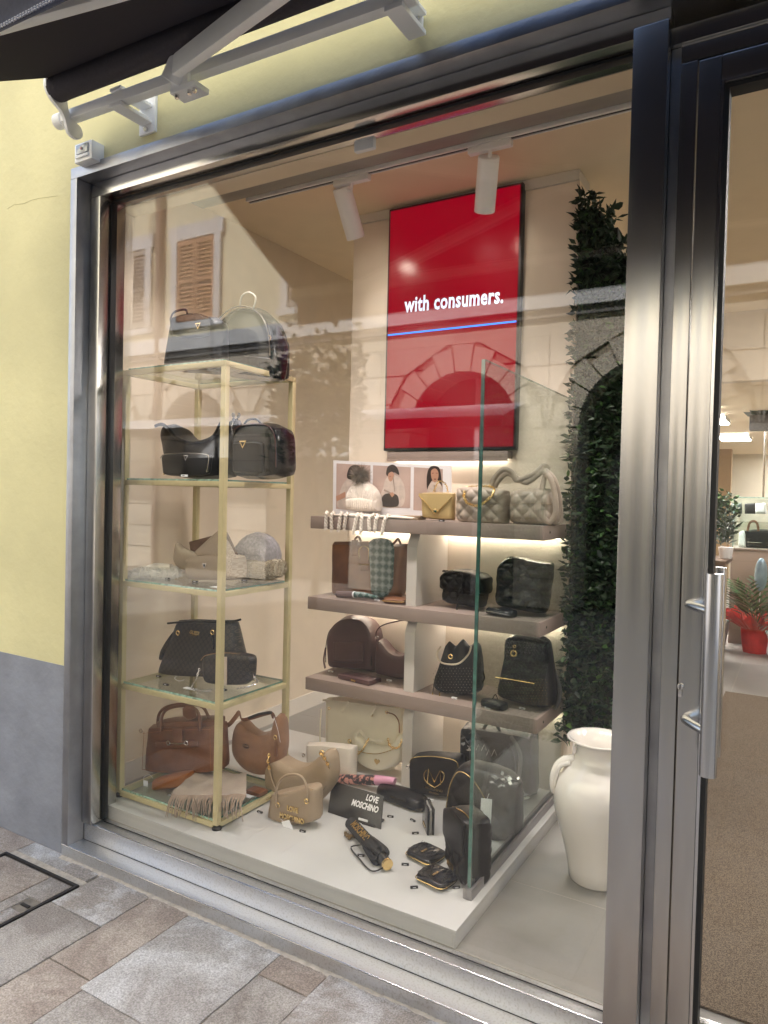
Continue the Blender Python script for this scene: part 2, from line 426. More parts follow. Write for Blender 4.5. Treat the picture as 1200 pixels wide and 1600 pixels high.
# pale mortar line against the sill and round the slabs near it
MORT = mat('pale_mortar', (.50, .44, .38), .95, var=.25, scale=40, bump=.8, bscale=150)
bm = bmesh.new(); x = -2.73; prev = None
while x < .1:
    q = [bm.verts.new((x, .001, GZ+.003+rnd.uniform(-.001, .0015))), bm.verts.new((x, -.010+rnd.uniform(-.004, .004), GZ+.001)), bm.verts.new((x, -.020+rnd.uniform(-.009, .006), GZ-.006))]
    if prev:
        for i in (0, 1): bm.faces.new((prev[i], prev[i+1], q[i+1], q[i]))
    prev = q; x += .014
link('mortar_fillet', bm, MORT, pav, smooth='all')
bm = bmesh.new(); box(bm, -2.96, -2.46, -.105, -.076, GZ-.02, GZ-.004); box(bm, -2.958, -2.455, -.012+.004, .0155, GZ-.02, GZ-.006); link('mortar_bed', bm, MORT, pav)
# recessed manhole lid paved with stone
mh = thing('manhole_cover', 'recessed stone-paved manhole lid with a dark metal rim and small lifting pocket', 'manhole cover', (-2.71, -.45, GZ))
def loc(o): return (lambda *a, **k: None)
STEELD = mat('dark_rusty_iron', (.05, .045, .045), .6, .6, var=.4, scale=40, bump=.4)
def pl(name, m, parent, x0, x1, y0, y1, z0, z1, bev=0):          # box in world numbers under a parent at parent.location
    l = parent.location; return bx(name, m, parent, x0-l.x, x1-l.x, y0-l.y, y1-l.y, z0-l.z, z1-l.z, bev=bev)
bm = bmesh.new(); l = mh.location
for q in ((-2.955, -2.462, -.124, -.112), (-2.955, -2.462, -.80, -.788), (-2.955, -2.943, -.788, -.124), (-2.474, -2.462, -.788, -.124)):
    box(bm, q[0]-l.x, q[1]-l.x, q[2]-l.y, q[3]-l.y, -.02, .002)
link('rim', bm, STEELD, mh)
pl('lid_slab', slabm[1], mh, -2.938, -2.622, -.782, -.132, GZ-.02, GZ-.003, .002)
pl('lid_slab', slabm[3], mh, -2.614, -2.486, -.262, -.132, GZ-.02, GZ-.003, .002)
pl('lid_slab', slabm[3], mh, -2.614, -2.556, -.782, -.266, GZ-.02, GZ-.003, .002)
pl('lid_slab', slabm[0], mh, -2.552, -2.486, -.782, -.345, GZ-.02, GZ-.003, .002)
pk = pl('lifting_pocket', STEELD, mh, -2.548, -2.486, -.340, -.270, GZ-.018, GZ-.008)
pl('pocket_bar', CHROME, pk, .0, .0, .0, .0, .0, .0)
bpy.data.objects.remove(bpy.data.objects['pocket_bar'])
bm = bmesh.new(); box(bm, -2.54+2.71, -2.494+2.71, -.312+.45, -.300+.45, -.007, -.001, .001); link('pocket_bar', bm, STEELD, mh, smooth=True)

# ---- our own facade: walls round the shop front
fw = thing('facade_wall', 'yellow plastered shop facade with grey-blue painted plinth left of the window', 'wall', (-4, .02, GZ))
def wallpiece(name, m, x0, x1, z0, z1, y0=.02, y1=.198):
    return pl(name, m, fw, x0, x1, y0, y1, z0, z1)
wallpiece('plinth', GREYP, -9, -2.737, GZ-.03, .775, .017)
wallpiece('plaster_wall', YELLOW, -9, -2.737, .775, 13)  # unseen upper height set so the wall shades the street
wallpiece('plaster_wall', YELLOW, -2.737, 1.3, 2.912, 13)
wallpiece('plaster_wall', YELLOW, 1.3, 7, .775, 13)
wallpiece('plinth', GREYP, 1.3, 7, GZ-.03, .775, .017)
bm = bmesh.new()                                               # hairline crack in the plaster
cr = [at(u, v, .0188) for u, v in ((12, 326), (22, 320), (38, 318), (48, 313), (60, 310), (75, 308), (90, 306))]
tube(bm, [(p.x+4, p.y-.02, p.z-GZ) for p in cr], .0006, seg=4, smooth=False); link('plaster_crack', bm, mat('crack_shadow', (.42, .38, .2), .9), fw)

# ---- steel shop window
swf = thing('shop_window', 'large fixed shop window in a stepped stainless steel frame with clear glass', 'shop window', (-1.6, .06, GZ))
def sp(name, m, x0, x1, y0, y1, z0, z1, bev=.0015): return pl(name, m, swf, x0, x1, y0, y1, z0, z1, bev)
sp('casing_jamb', CASING, -2.735, -2.694, 0, .30, -.005+.006, 2.862)
sp('casing_head', CASING, -2.735, 1.3, 0, .30, 2.863, 2.908)
sp('frame_jamb', STEEL, -2.692, -2.630, .067, .124, .086, 2.800)
sp('frame_head', STEELH, -2.690, -.345, .067, .124, 2.801, 2.861)
sp('gasket', GASKET, -2.6295, -2.622, .121, .150, .09, 2.79)
sp('gasket', GASKET, -2.62, -.432, .121, .150, 2.790, 2.7985)
sp('gasket', GASKET, -2.62, -.432, .1262, .1275, .0822, .0862, 0)
sp('inner_jamb', STEEL, -2.690, -2.631, .128, .200, .085, 2.800)
sp('inner_head', STEELH, -2.690, -.345, .128, .20, 2.801, 2.861)
sp('fascia', CEIL, -2.9, 1.3, .202, .30, 2.80, 3.108, 0)
sp('sill_step', SILL, -2.735, -.345, 0, .0795, GZ-.01, .005, .002)
sp('sill', SILL, -2.690, -.433, .080, .126, GZ, .082, .002)
sp('inner_sill', SILL, -2.690, -.433, .1278, .158, GZ, .0785, .001)
sp('joint_line', GASKET, -2.690, -.433, .0788, .0799, .0045, .0062, 0)
for nm_, (ye, ze) in {'edge_glint': (.0015, .0035)}.items(): link(nm_, T([Vector((-2.735+1.6, ye-.06, ze-GZ)), Vector((-.345+1.6, ye-.06, ze-GZ))], .0026, seg=8, smooth=False), CHROME, swf, smooth=True)  # added bright beads stand in for the highlight lines on the sill edges
link('edge_glint', T([Vector((-2.690+1.6, .0815-.06, .0805-GZ)), Vector((-.433+1.6, .0815-.06, .0805-GZ))], .0026, seg=8, smooth=False), CHROME, swf, smooth=True)
sp('mullion', STEEL, -.4315, -.3435, .028, .205, GZ, 2.8055, .002)
sp('glass_pane', GLASS, -2.626, -.430, .128, .146, .0795, 2.7985, 0)
sp('window_sensor', WHITEM, -1.395, -1.315, .150, .172, 2.745, 2.787, .006)

# ---- glazed entrance door
dr = thing('entrance_door', 'glazed stainless steel shop door with long vertical pull handle', 'door', (.25, .09, GZ))
def dp(name, m, x0, x1, y0, y1, z0, z1, bev=.0015, par=None): return pl(name, m, dr, x0, x1, y0, y1, z0, z1, bev)
dp('door_frame', CASING, -.3425, -.3165, .078, .2, GZ, 2.750)
dp('door_frame', STEEL, -.316, -.276, .067, .2, GZ, 2.700)
dp('door_frame', STEELH, -.3425, 1.2, .060, .2, 2.7515, 2.796)
dp('door_frame', STEELH, -.316, 1.2, .067, .2, 2.701, 2.750)
dp('door_frame', STEEL, 1.16, 1.2, .067, .2, GZ, 2.700)
dp('stile', STEEL, -.272, -.218, .064, .13, FZ-.03, 2.696, .004)
dp('stile', STEEL, 1.10, 1.156, .064, .13, FZ-.03, 2.696, .004)
dp('rail', STEELH, -.2175, 1.0995, .064, .13, 2.630, 2.696, .004)
dp('rail', STEELH, -.2175, 1.0995, .064, .13, FZ-.03, .17, .004)
dp('glazing_bead', CHROME, -.2177, -.209, .058, .13, .17, 2.629, .003)
dp('glazing_bead', CHROME, -.208, 1.0995, .058, .13, 2.620, 2.6295, .003)
dp('gasket', GASKET, -.2085, -.198, .068, .12, .17, 2.619, 0)
dp('gasket', GASKET, -.198, 1.0995, .068, .12, 2.610, 2.619, 0)
dp('glass_pane', GLASS, -.203, 1.0995, .088, .104, .172, 2.616, 0)
dp('threshold', SILL, -.342, 1.2, .0, .2, GZ-.01, FZ-.032, .002)
l = dr.location
def off(v): return Vector(v)-l
pt = at(1112, 897, -.045); pb = at(1108, 1216, -.045)
hx = (pt.x+pb.x)/2
hd = link('pull_handle', T([off((hx, -.03, pt.z)), off((hx, -.03, pb.z))], .0205, seg=24, smooth=False), CHROME, dr, smooth=True)
for v in (949, 1134):
    z = at(1075, v, 0).z
    a = off((-.285+.035, .063, z)); b = off((hx, -.03, z-.003))
    link('handle_bracket', T([a, a+Vector((.004, -.02, 0)), b], .0115, seg=12), CHROME, dr, smooth=True)
i1 = at(1127, 886, .22); i2 = at(1124, 1180, .22)
link('inner_pull_handle', T([off((i1.x, .21, i1.z)), off((i1.x, .21, i2.z))], .0165, seg=16, smooth=False), CHROME, dr, smooth=True)
for v in (960, 1128):
    z = at(1100, v, .2).z; link('inner_handle_bracket', T([off((-.245, .128, z)), off((i1.x, .21, z))], .009, seg=10, smooth=False), CHROME, dr, smooth=True)
kp = at(1063, 1075, .063)
bm = bmesh.new(); lathe(bm, [(.0, 0), (.0085, 0), (.0085, .004), (.007, .006), (0, .006)], 16)
for v in bm.verts: v.co = Vector((v.co.x+kp.x-l.x, .063-v.co.z-l.y, v.co.y+kp.z+.004-l.z))
box(bm, kp.x-l.x-.0045, kp.x-l.x+.0045, .058-l.y, .0635-l.y, kp.z-l.z-.022, kp.z-l.z, .001)
lk = link('lock_cylinder', bm, SILVER, dr, smooth=True)
bx('keyhole', INK, dr, kp.x-l.x-.0012, kp.x-l.x+.0012, .0562-l.y, .0572-l.y, kp.z-l.z-.002, kp.z-l.z+.009)

# ---- small alarm / switch box on the wall
p = at(131, 236, -.06)
bx0 = at(112, 252, -.055); bx1 = at(139, 214, -.055)
sb = thing('switch_box', 'small grey-white outdoor switch box with clear lid above the window corner', 'switch box', (bx0.x, .02, bx0.z))
wd, ht = bx1.x-bx0.x, bx1.z-bx0.z-.002
bx('housing', WHITEM, sb, 0, wd, -.062, 0, -.004, ht, bev=.004)
bx('lid', mat('smoky_clear_plastic', (.30, .33, .37), .12, coat=.8, var=.3, scale=60), sb, wd*.16, wd*.84, -.069, -.062, ht*.34, ht*.86, bev=.003)
bx('latch', PAPER, sb, wd*.14, wd*.86, -.070, -.062, ht*.12, ht*.28, bev=.002)
link('dial', T([(wd*.5, -.071, ht*.6), (wd*.5, -.074, ht*.6)], .006, seg=10, smooth=False), mat('red_grey_dial', (.4, .2, .2), .4), sb)

# ---- folding-arm awning
aw = thing('awning', 'charcoal folding-arm awning on a white square bar above the window', 'awning', (-2.6, -.12, 3.0))
l = aw.location
def ao(v): return Vector(v)-l
bl = at(98, 188, -.12); br = at(650, -8, -.12); zb = (bl.z+br.z)/2+.004
bm = bmesh.new(); box(bm, bl.x-l.x, br.x-l.x, -.02, .02, bl.z-l.z-.018, bl.z-l.z+.022, .003)
for v in bm.verts: v.co.z += (br.z-bl.z)*(v.co.x-(bl.x-l.x))/(br.x-bl.x)
link('torsion_bar', bm, WHITEM, aw, smooth=True)
rl = at(88, 140, -.20); rz = rl.z
def slope(x): return (br.z-bl.z)*(x-bl.x)/(br.x-bl.x)
rr = .046
bm = bmesh.new(); tube(bm, [ao((rl.x-.0, -.2, rz)), ao((1.4, -.2, rz+slope(1.4)-slope(rl.x)))], rr, seg=24, smooth=False)
link('fabric_roll', bm, AWN, aw, smooth=True)
for k in range(3):
    xk = rl.x+.012+k*.012; bm = T([ao((xk, -.2, rz)), ao((xk+.008, -.2, rz))], rr+.0012, seg=20, smooth=False); link('fabric_wrap', bm, AWN, aw, smooth=True)
# side plate at the left end: a rounded lever from the roll down to the bar
pc = [(-.045, rr*.6), (-.03, rr*1.05), (0, rr*1.2), (.035, rr*1.0), (.05, rr*.3), (.045, -.02), (.055, -.06), (.075, -.085), (.105, -.095), (.118, -.12), (.105, -.145), (.075, -.15), (.05, -.135), (.04, -.10), (.02, -.07), (-.02, -.045), (-.045, -.01)]
bm = bmesh.new(); q = sm([(a, 0, b) for a, b in pc], 40, True)
av = [bm.verts.new(ao((rl.x-.012, -.2+p.x, rz+p.z))) for p in q]; bv = [bm.verts.new(ao((rl.x+.004, -.2+p.x, rz+p.z))) for p in q]
bm.faces.new(av); bm.faces.new(bv[::-1])
for i in range(40): bm.faces.new((av[i], bv[i], bv[(i+1) % 40], av[(i+1) % 40]))
bmesh.ops.recalc_face_normals(bm, faces=bm.faces); link('end_lever', bm, WHITEM, aw, smooth=True)
link('end_collar', T([ao((bl.x-.03, -.12, bl.z)), ao((bl.x+.012, -.12, bl.z))], .030, seg=20, smooth=False), WHITEM, aw, smooth=True)
# wall brackets
for u, v, kk in ((212, 150, 1), (640, -8, .3)):
    g = at(u, v, -.05); zz = bl.z+slope(g.x); gx = g.x
    bm = bmesh.new(); box(bm, gx-.045*kk-l.x, gx+.045*kk-l.x, .006-l.y, .0195-l.y, zz-.07*kk-l.z, zz+.11*kk-l.z, .003)
    box(bm, gx-.03-l.x, gx+.03-l.x, -.146-l.y, .006-l.y, zz-.036-l.z, zz-.021-l.z, .002)
    box(bm, gx-.03-l.x, gx+.03-l.x, -.146-l.y, .006-l.y, zz+.024-l.z, zz+.036-l.z, .002)
    br_ = link('wall_bracket', bm, WHITEM, aw, smooth=True)
    for dz in (-.055*kk, .085*kk): link('bolt', T([(gx-l.x, .008-l.y, zz+dz-l.z), (gx-l.x, -.004-l.y, zz+dz-l.z)], .009, seg=6, smooth=False), SILVER, aw)
# fabric, front bar, valance
XL = rl.x+.004; yF, zF = -1.02, 2.70
bm = bmesh.new(); nx, ny = 30, 12; gr = []
for i in range(nx+1):
    x = XL+(1.4-XL)*i/nx; row = []
    for j in range(ny+1):
        t_ = j/ny; y = -.2+(yF+.2)*t_; z = rz+slope(x)-slope(XL)-.0+(zF-rz)*t_-.012*math.sin(math.pi*t_)+(rr if j == 0 else rr*(1-t_))
        row.append(bm.verts.new(ao((x, y-(.0), z))))
    gr.append(row)
for i in range(nx):
    for j in range(ny): bm.faces.new((gr[i][j], gr[i+1][j], gr[i+1][j+1], gr[i][j+1]))
g = bmesh.ops.solidify(bm, geom=bm.faces[:], thickness=.0015); link('fabric_sheet', bm, AWN, aw, smooth='all')
sF = slope(1.4)-slope(XL)
bm = bmesh.new(); box(bm, XL-.01-l.x, 1.4-l.x, yF-.03-l.y, yF+.02-l.y, zF-.05-l.z, zF+.01-l.z, .006); link('front_bar', bm, WHITEM, aw, smooth=True)
bm = bmesh.new(); gr = []; nx = 90
for i in range(nx+1):
    x = XL+(1.4-XL)*i/nx; gr.append([bm.verts.new(ao((x, yF-.032+.004*math.sin(x*9)*j/4, zF-.02-.17*j/4))) for j in range(5)])
for i in range(nx):
    for j in range(4): bm.faces.new((gr[i][j], gr[i+1][j], gr[i+1][j+1], gr[i][j+1]))
bmesh.ops.solidify(bm, geom=bm.faces[:], thickness=.0015)
link('valance', bm, mat('grey_valance_fabric', (.10, .10, .125), .9, var=.12, scale=90, bump=.3, bscale=600, spec=.1), aw, smooth='all')
bm = bmesh.new(); x = XL
while x < .2:
    box(bm, x-l.x, x+.005-l.x, yF-.0375-l.y, yF-.0335-l.y, zF-.183-l.z, zF-.180-l.z); x += .0085
    box(bm, x-l.x, x+.005-l.x, yF-.0375-l.y, yF-.0335-l.y, zF-.178-l.z, zF-.1755-l.z); x += .001
link('hem_stitching', bm, mat('grey_thread', (.35, .35, .4), .8), aw, kind='stuff')
# folding arm: shoulder on the bar, upper arm out to the elbow, forearm back to the front bar
sh = at(280, 108, -.17)
zs = sh.z
bm = bmesh.new(); tube(bm, [ao((sh.x-.035, -.175, zs-.035)), ao((sh.x+.012, -.175, zs+.035))], .034, seg=20, smooth=False)
link('arm_shoulder', bm, WHITEM, aw, smooth=True)
bm = bmesh.new(); box(bm, sh.x-.05-l.x, sh.x+.07-l.x, -.165-l.y, -.095-l.y, zs-.07-l.z, zs-.05-l.z, .003); box(bm, sh.x-.05-l.x, sh.x+.03-l.x, -.16-l.y, -.142-l.y, zs-.065-l.z, zs+.03-l.z, .003); link('arm_clamp', bm, WHITEM, aw, smooth=True)
for dx in (-.03, .03, .055): link('bolt', T([ao((sh.x+dx, -.15, zs-.07)), ao((sh.x+dx, -.15, zs-.084))], .008, seg=6, smooth=False), SILVER, aw)
el = at(590, -132, -.60)
def arm(a, b, wy, wz, name):
    d = (b-a); ln = d.length; q = d.to_track_quat('X', 'Z').to_matrix().to_4x4(); M_ = Matrix.Translation(a-l) @ q
    bm = bmesh.new(); box(bm, 0, ln, -wy/2, wy/2, -wz/2, wz/2, .006); bm.transform(M_); return link(name, bm, WHITEM, aw, smooth=True)
arm(Vector((sh.x+.01, -.19, zs-.004)), el, .034, .068, 'upper_arm')
link('elbow', T([ao(el+Vector((0, 0, -.04))), ao(el+Vector((0, 0, .04)))], .036, seg=20, smooth=False), WHITEM, aw, smooth=True)
arm(el, Vector((-2.05, yF+.03, zF-.03)), .03, .05, 'forearm')

# ================================================================== SHOP INTERIOR
floor = bx('shop_floor', GROUT, None, -2.9, 4, .160, 14, FZ-.03, FZ-.0007, kind='structure')
bxm = [TILE, mat('grey_stone_floor_tile_warm', (.25, .235, .215), .42, var=.16, scale=3.5, bump=.08, bscale=60, detail=8)]
j = 0; y = .161
ys = [.161, .662]+[.662+1.2*k for k in range(1, 12)]
xs = [-2.88+.0]+[-2.85+.6*k for k in range(1, 12)]
for a, b in zip(xs, xs[1:]):
    for c, d in zip(ys, ys[1:]):
        if d > 1.0 and c < 4 and a > -.4: pass
        link('floor_tile', B(a+.002, b-.002, c+.002, min(d, 14)-.002, FZ-.0006, FZ), rnd.choice(bxm), floor)
bx('entrance_mat', MATC, None, -.485, 1.6, .30, 4.2, FZ+.0005, FZ+.009, kind='structure')
ceil = bx('shop_ceiling', CEIL, None, -2.9, 4, .302, 4.5, CZ, CZ+.1, kind='structure')
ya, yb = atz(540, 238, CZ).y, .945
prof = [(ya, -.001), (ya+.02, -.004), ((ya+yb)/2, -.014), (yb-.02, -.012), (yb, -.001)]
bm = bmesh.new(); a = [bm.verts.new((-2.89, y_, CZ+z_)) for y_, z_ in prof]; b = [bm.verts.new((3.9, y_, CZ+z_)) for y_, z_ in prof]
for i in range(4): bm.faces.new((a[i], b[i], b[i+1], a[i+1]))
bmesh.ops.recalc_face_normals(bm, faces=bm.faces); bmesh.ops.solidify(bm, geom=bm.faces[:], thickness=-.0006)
link('ceiling_strip', bm, mat('grey_ceiling_strip', (.28, .275, .255), .5, var=.05), ceil, smooth=True)  # grey, slightly bowed strip along the ceiling before the track
bx('rear_ceiling', CEIL, None, -2.9, 4, 4.6, 14, 2.55, 2.65, kind='structure')
def wthing(name, label, m, *a):
    o = bx(name, m, None, *a); return tag(o, label, 'wall')
wthing('side_wall', 'tan side wall at the left of the display behind the shelf unit', WALLC, -3.0, -2.9, .302, 14, FZ-.03, CZ)
bx('return_wall', WALLC, None, -2.899, -2.693, .2005, .30, FZ-.03, 3.1, kind='structure')
wthing('bulkhead_wall', 'beige ceiling bulkhead across the shop behind the display wall', WALLC, -2.898, 4, 4.5, 4.6, 2.55, CZ+.1)
tag(bx('skirting', TRIM, None, -2.899, -2.886, .31, 4.5, FZ, FZ+.10), 'pale skirting board along the foot of the left side wall', 'skirting')
wthing('rear_wall', 'bright cream rear wall behind the glass counter', mat('bright_cream_wall', (.74, .70, .58), .8, var=.03), -2.898, 4, 13.9, 14, FZ, 2.55)
wthing('rear_partition', 'brown partition wall left of the bright rear wall', mat('brown_partition_paint', (.40, .28, .16), .7, var=.04), -2.898, at(1143, 720, 12.4).x, 12.4, 12.6, FZ, 2.549)
wthing('right_wall', 'cream right-hand wall of the shop interior', WALLC, 4, 4.1, .302, 14, FZ-.03, CZ)
dw = thing('display_wall', 'tall beige display wall carrying the red screen and the greige shelves', 'wall', (-1.6, 1.43, FZ))
WG = mat('display_wall_paint', (.82, .72, .60), .75, var=.03, bump=.04, bscale=60, spec=.2)
pl('wall_panel', WG, dw, -2.23, -.962, 1.432, 1.60, FZ, 3.06)
pl('cornice', TRIM, dw, -2.23, -.962, 1.418, 1.60, 3.0615, CZ-.001)

# podium
pod = thing('podium', 'low white display podium filling the window floor', 'podium', (-1.8, .8, FZ))
pl('top_board', PODIUM, pod, -2.72, -.932, .160, 1.43, .1245, .14, .0015)
pl('front_board', PODIUM, pod, -2.665, -.944, .162, .180, FZ, .124, 0)
pl('side_board', PODIUM, pod, -.9425, -.9335, .160, 1.43, FZ, .124, .001)
pl('side_board', PODIUM, pod, -2.72, -2.70, .205, 1.43, FZ, .124, 0)

# glass partition on its steel channel
gp = thing('glass_partition', 'upright clear glass partition standing in a steel channel on the podium edge', 'glass partition', (-.975, .9, .14))
pl('pane', GLASS_IN, gp, -.9805, -.9695, .365, 1.4295, .150, 2.03)
pl('front_edge', GEDGE, gp, -.9812, -.9688, .3585, .3648, .150, 2.031)
pl('top_edge', GEDGE, gp, -.9806, -.9694, .365, 1.4295, 2.0302, 2.0325)
bm = bmesh.new()
for a in ((-.992, -.982), (-.968, -.958)): box(bm, a[0]+.975, a[1]+.975, .345-.9, 1.4295-.9, 0, .038, .001)
box(bm, -.0068, .0068, .345-.9, .3575-.9, 0, .038, .001); link('base_channel', bm, mat('anodised_channel', (.32, .31, .31), .35, .8, var=.1), gp, smooth=True)

# shelves
SZ = [1.437, 1.020, .602]; SY = [1.04, 1.03, 1.025]
nm = ['topmost of the three greige shelves, carrying pictures and pale bags', 'middle greige shelf carrying the brown tote and black quilted bags', 'lowest greige shelf carrying plum and black studded bags']
for z, y_, lb in zip(SZ, SY, nm):
    s = thing('wall_shelf', lb, 'shelf', (-1.58, 1.2, z), group='wall shelves')
    pl('board', SHELF, s, -2.20, -.962, y_, 1.431, z-.064, z, .0015)
    for yy in (y_+.08, 1.36): link('fixing_screw', T([(.6185, yy-1.2, -.03), (.6215, yy-1.2, -.03)], .006, seg=10, smooth=False), SILVER, s)
for z0, z1, k, lb in ((1.0205, 1.3725, 1, 'upper'), (.6025, .9555, 2, 'middle'), (.1405, .5375, 0, 'lower')):
    t = thing('shelf_divider', '%s pale wedge-cut upright divider between the shelves' % lb, 'divider', (-1.6, 1.2, z0), group='shelf dividers')
    xa, xb = -1.652, -1.598
    pts = [(1.085, z0), (1.085, z1-.065), (1.115, z1-.004), (1.115, z1), (1.431, z1), (1.431, z0)]
    bm = bmesh.new(); a = [bm.verts.new((xa+1.6, p[0]-1.2, p[1]-z0)) for p in pts]; b = [bm.verts.new((xb+1.6, p[0]-1.2, p[1]-z0)) for p in pts]
    bm.faces.new(a); bm.faces.new(b[::-1])
    for i in range(6): bm.faces.new((a[i], b[i], b[(i+1) % 6], a[(i+1) % 6]))
    bmesh.ops.recalc_face_normals(bm, faces=bm.faces); link('divider_board', bm, DIVIDER, t)

def emis(name, col, s):
    m = bpy.data.materials.new(name); m.use_nodes = True; p = m.node_tree.nodes['Principled BSDF']
    p.inputs['Base Color'].default_value = (*[min(1, c) for c in col], 1); p.inputs['Emission Color'].default_value = (*col, 1); p.inputs['Emission Strength'].default_value = s
    MATS[name] = m; return m
LED = emis('warm_white_led', (1, .88, .72), 8)
LEDW = emis('neutral_white_led', (1, .90, .80), 6)
for i, z in enumerate(SZ):
    s = thing('led_strip', 'lit LED strip hidden under the %s greige shelf' % ('top', 'middle', 'lowest')[i], 'LED strip', (-1.58, 1.405, z-.068), group='shelf LED strips')
    bx('profile', WHITEM, s, -.6, .6, -.012, .012, -.004, .003); bx('diffuser', LED, s, -.6, .6, -.008, .008, -.0065, -.0042)

# screen with ledge
sc0 = at(608, 322, 1.385); sc1 = at(817, 282, 1.385); sc2 = at(600, 702, 1.385)
X0, X1, Z1, Z0 = sc0.x, sc1.x, (sc0.z+sc1.z)/2-.012, at(704, 703, 1.385).z
tv = thing('display_screen', 'large upright screen showing red with the words with consumers in white', 'screen', ((X0+X1)/2, 1.40, Z0))
W2 = (X1-X0)/2; H2 = Z1-Z0
bx('housing', mat('black_bezel', (.012, .012, .013), .4), tv, -W2, W2, -.012, .0315, 0, H2, bev=.003)
RED = mat('red_screen', (.05, .0, .003), .22, var=.02, scale=2, emit=(.62, .0, .022), es=.13, spec=.4)
bx('panel', RED, tv, -W2+.012, W2-.012, -.0165, -.0125, .014, H2-.012)
tx = at(707, 470, 1.383)
text('with consumers.', .112, emis('screen_white', (.62, .80, 1.0), .30), tv, (tx.x-tv.location.x, -.0175, tx.z-Z0), ext=.0003, bold=.0028, space=1.06, sx=.70, name='screen_words', rot=(R(90), R(1.4), 0))
tb = at(706, 513, 1.383)
bx('blue_line', emis('screen_blue', (.03, .22, 1.0), .5), tv, -W2+.013, W2-.013, -.0180, -.0168, tb.z-Z0-.004, tb.z-Z0+.004)
lg = thing('screen_ledge', 'slim brown ledge under the red screen', 'ledge', ((X0+X1)/2, 1.40, Z0-.045))
bx('ledge_board', SHELF, lg, -W2+.04, W2-.03, -.04, .0315, 0, .035, bev=.002)
bx('ledge_diffuser', LEDW, lg, -W2+.06, W2-.05, .008, .022, -.004, -.0005)
bx('ledge_lip', SHELF, lg, -W2+.04, W2-.03, -.04, -.032, -.014, -.0005)

# ceiling track with two spotlights
tr = thing('ceiling_track', 'slim black and white light track on the ceiling behind the window', 'light track', (-1.5, .967, CZ))
pl('track_edge', WHITEM, tr, -2.6, 1.5, .945, .957, CZ-.02, CZ-.0005)
pl('track_slot', GASKET, tr, -2.6, 1.5, .9575, .976, CZ-.016, CZ-.0005)
pl('track_edge', WHITEM, tr, -2.6, 1.5, .9765, .984, CZ-.02, CZ-.0005)
def spot(label, pt_, pb_, py, r, adu):
    a = at(*pt_, py); b = at(*pb_, py+.13)
    s = thing('track_spotlight', label, 'spotlight', (adu, .967, CZ), group='track spotlights'); l = s.location
    bx('adapter', WHITEM, s, -.10, .10, -.017, .017, -.05, -.021, bev=.004)
    link('stem', T([(0, 0, -.05), (0, 0, -.085), Vector(a)-l], .008, seg=10, smooth=False), WHITEM, s, smooth=True)
    d = (b-a).normalized(); q = d.to_track_quat('-Z', 'Y').to_matrix().to_4x4(); ln = (b-a).length
    bm = bmesh.new(); lathe(bm, [(0, 0), (r-.004, 0), (r, -.004), (r, -ln), (r-.004, -ln), (r-.006, -ln+.03), (0, -ln+.03)], 32)
    bm.transform(Matrix.Translation(a-l) @ q); link('can', bm, WHITEM, s, smooth=True)
    bm = bmesh.new(); lathe(bm, [(0, -ln+.0285), (r-.01, -ln+.0285), (r-.01, -ln+.026), (0, -ln+.026)], 24); bm.transform(Matrix.Translation(a-l) @ q); link('lamp_face', bm, emis('spot_lamp_'+str(len(bpy.data.objects)), (1, .9, .75), 10), s)
    ld = bpy.data.lights.new('spot_beam', 'SPOT'); ld.energy = 1.6; ld.spot_size = R(75); ld.spot_blend = 1; ld.color = (1, .92, .82); ld.shadow_soft_size = .04
    lo = bpy.data.objects.new('spot_beam', ld); C.objects.link(lo); lo.parent = s
    lo.matrix_local = Matrix.Translation(a-l+d*(ln+.01)) @ d.to_track_quat('-Z', 'Y').to_matrix().to_4x4()
    return s
spot('white cylinder spotlight on the track, left one, in front of the beige wall', (534, 293), (556, 372), .98, .047, at(550, 272, .967).x)
spot('white cylinder spotlight on the track, right one, in front of the red screen', (764, 244), (757, 330), .98, .047, at(766, 224, .967).x)

def fill_lamp(x, lb):  # added lamps, hidden behind the window head, to brighten the display
    s = thing('fill_lamp', lb, 'fill_lamp', (x, .50, CZ), group='added fill lamps behind the glass')
    bm = bmesh.new(); lathe(bm, [(0, -.004), (.048, -.004), (.056, -.012), (.06, -.001), (0, -.001)], 28); link('trim_ring', bm, WHITEM, s, smooth=True)
    bm = bmesh.new(); lathe(bm, [(0, -.009), (.042, -.009), (.042, -.0045), (0, -.0045)], 24); link('lens', bm, MATS['fill_lamp_lens'] if 'fill_lamp_lens' in MATS else emis('fill_lamp_lens', (1, .95, .88), 5), s)
    ld = bpy.data.lights.new('fill_lamp_beam', 'SPOT'); ld.energy = 22; ld.spot_size = R(100); ld.spot_blend = .8; ld.color = (1, .92, .86); ld.shadow_soft_size = .05
    lo = bpy.data.objects.new('fill_lamp_beam', ld); C.objects.link(lo); lo.parent = s; lo.location = (0, 0, -.02); lo.rotation_euler = (R(6), 0, 0)
for x, lb in ((-2.35, 'leftmost added fill lamp hidden behind the window head, over the shelf stand'), (-1.75, 'added fill lamp hidden behind the window head over the taupe bags'), (-1.2, 'added fill lamp hidden behind the window head over the black wallets'), (-.65, 'rightmost added fill lamp hidden behind the window head, over the floor vase')): fill_lamp(x, lb)
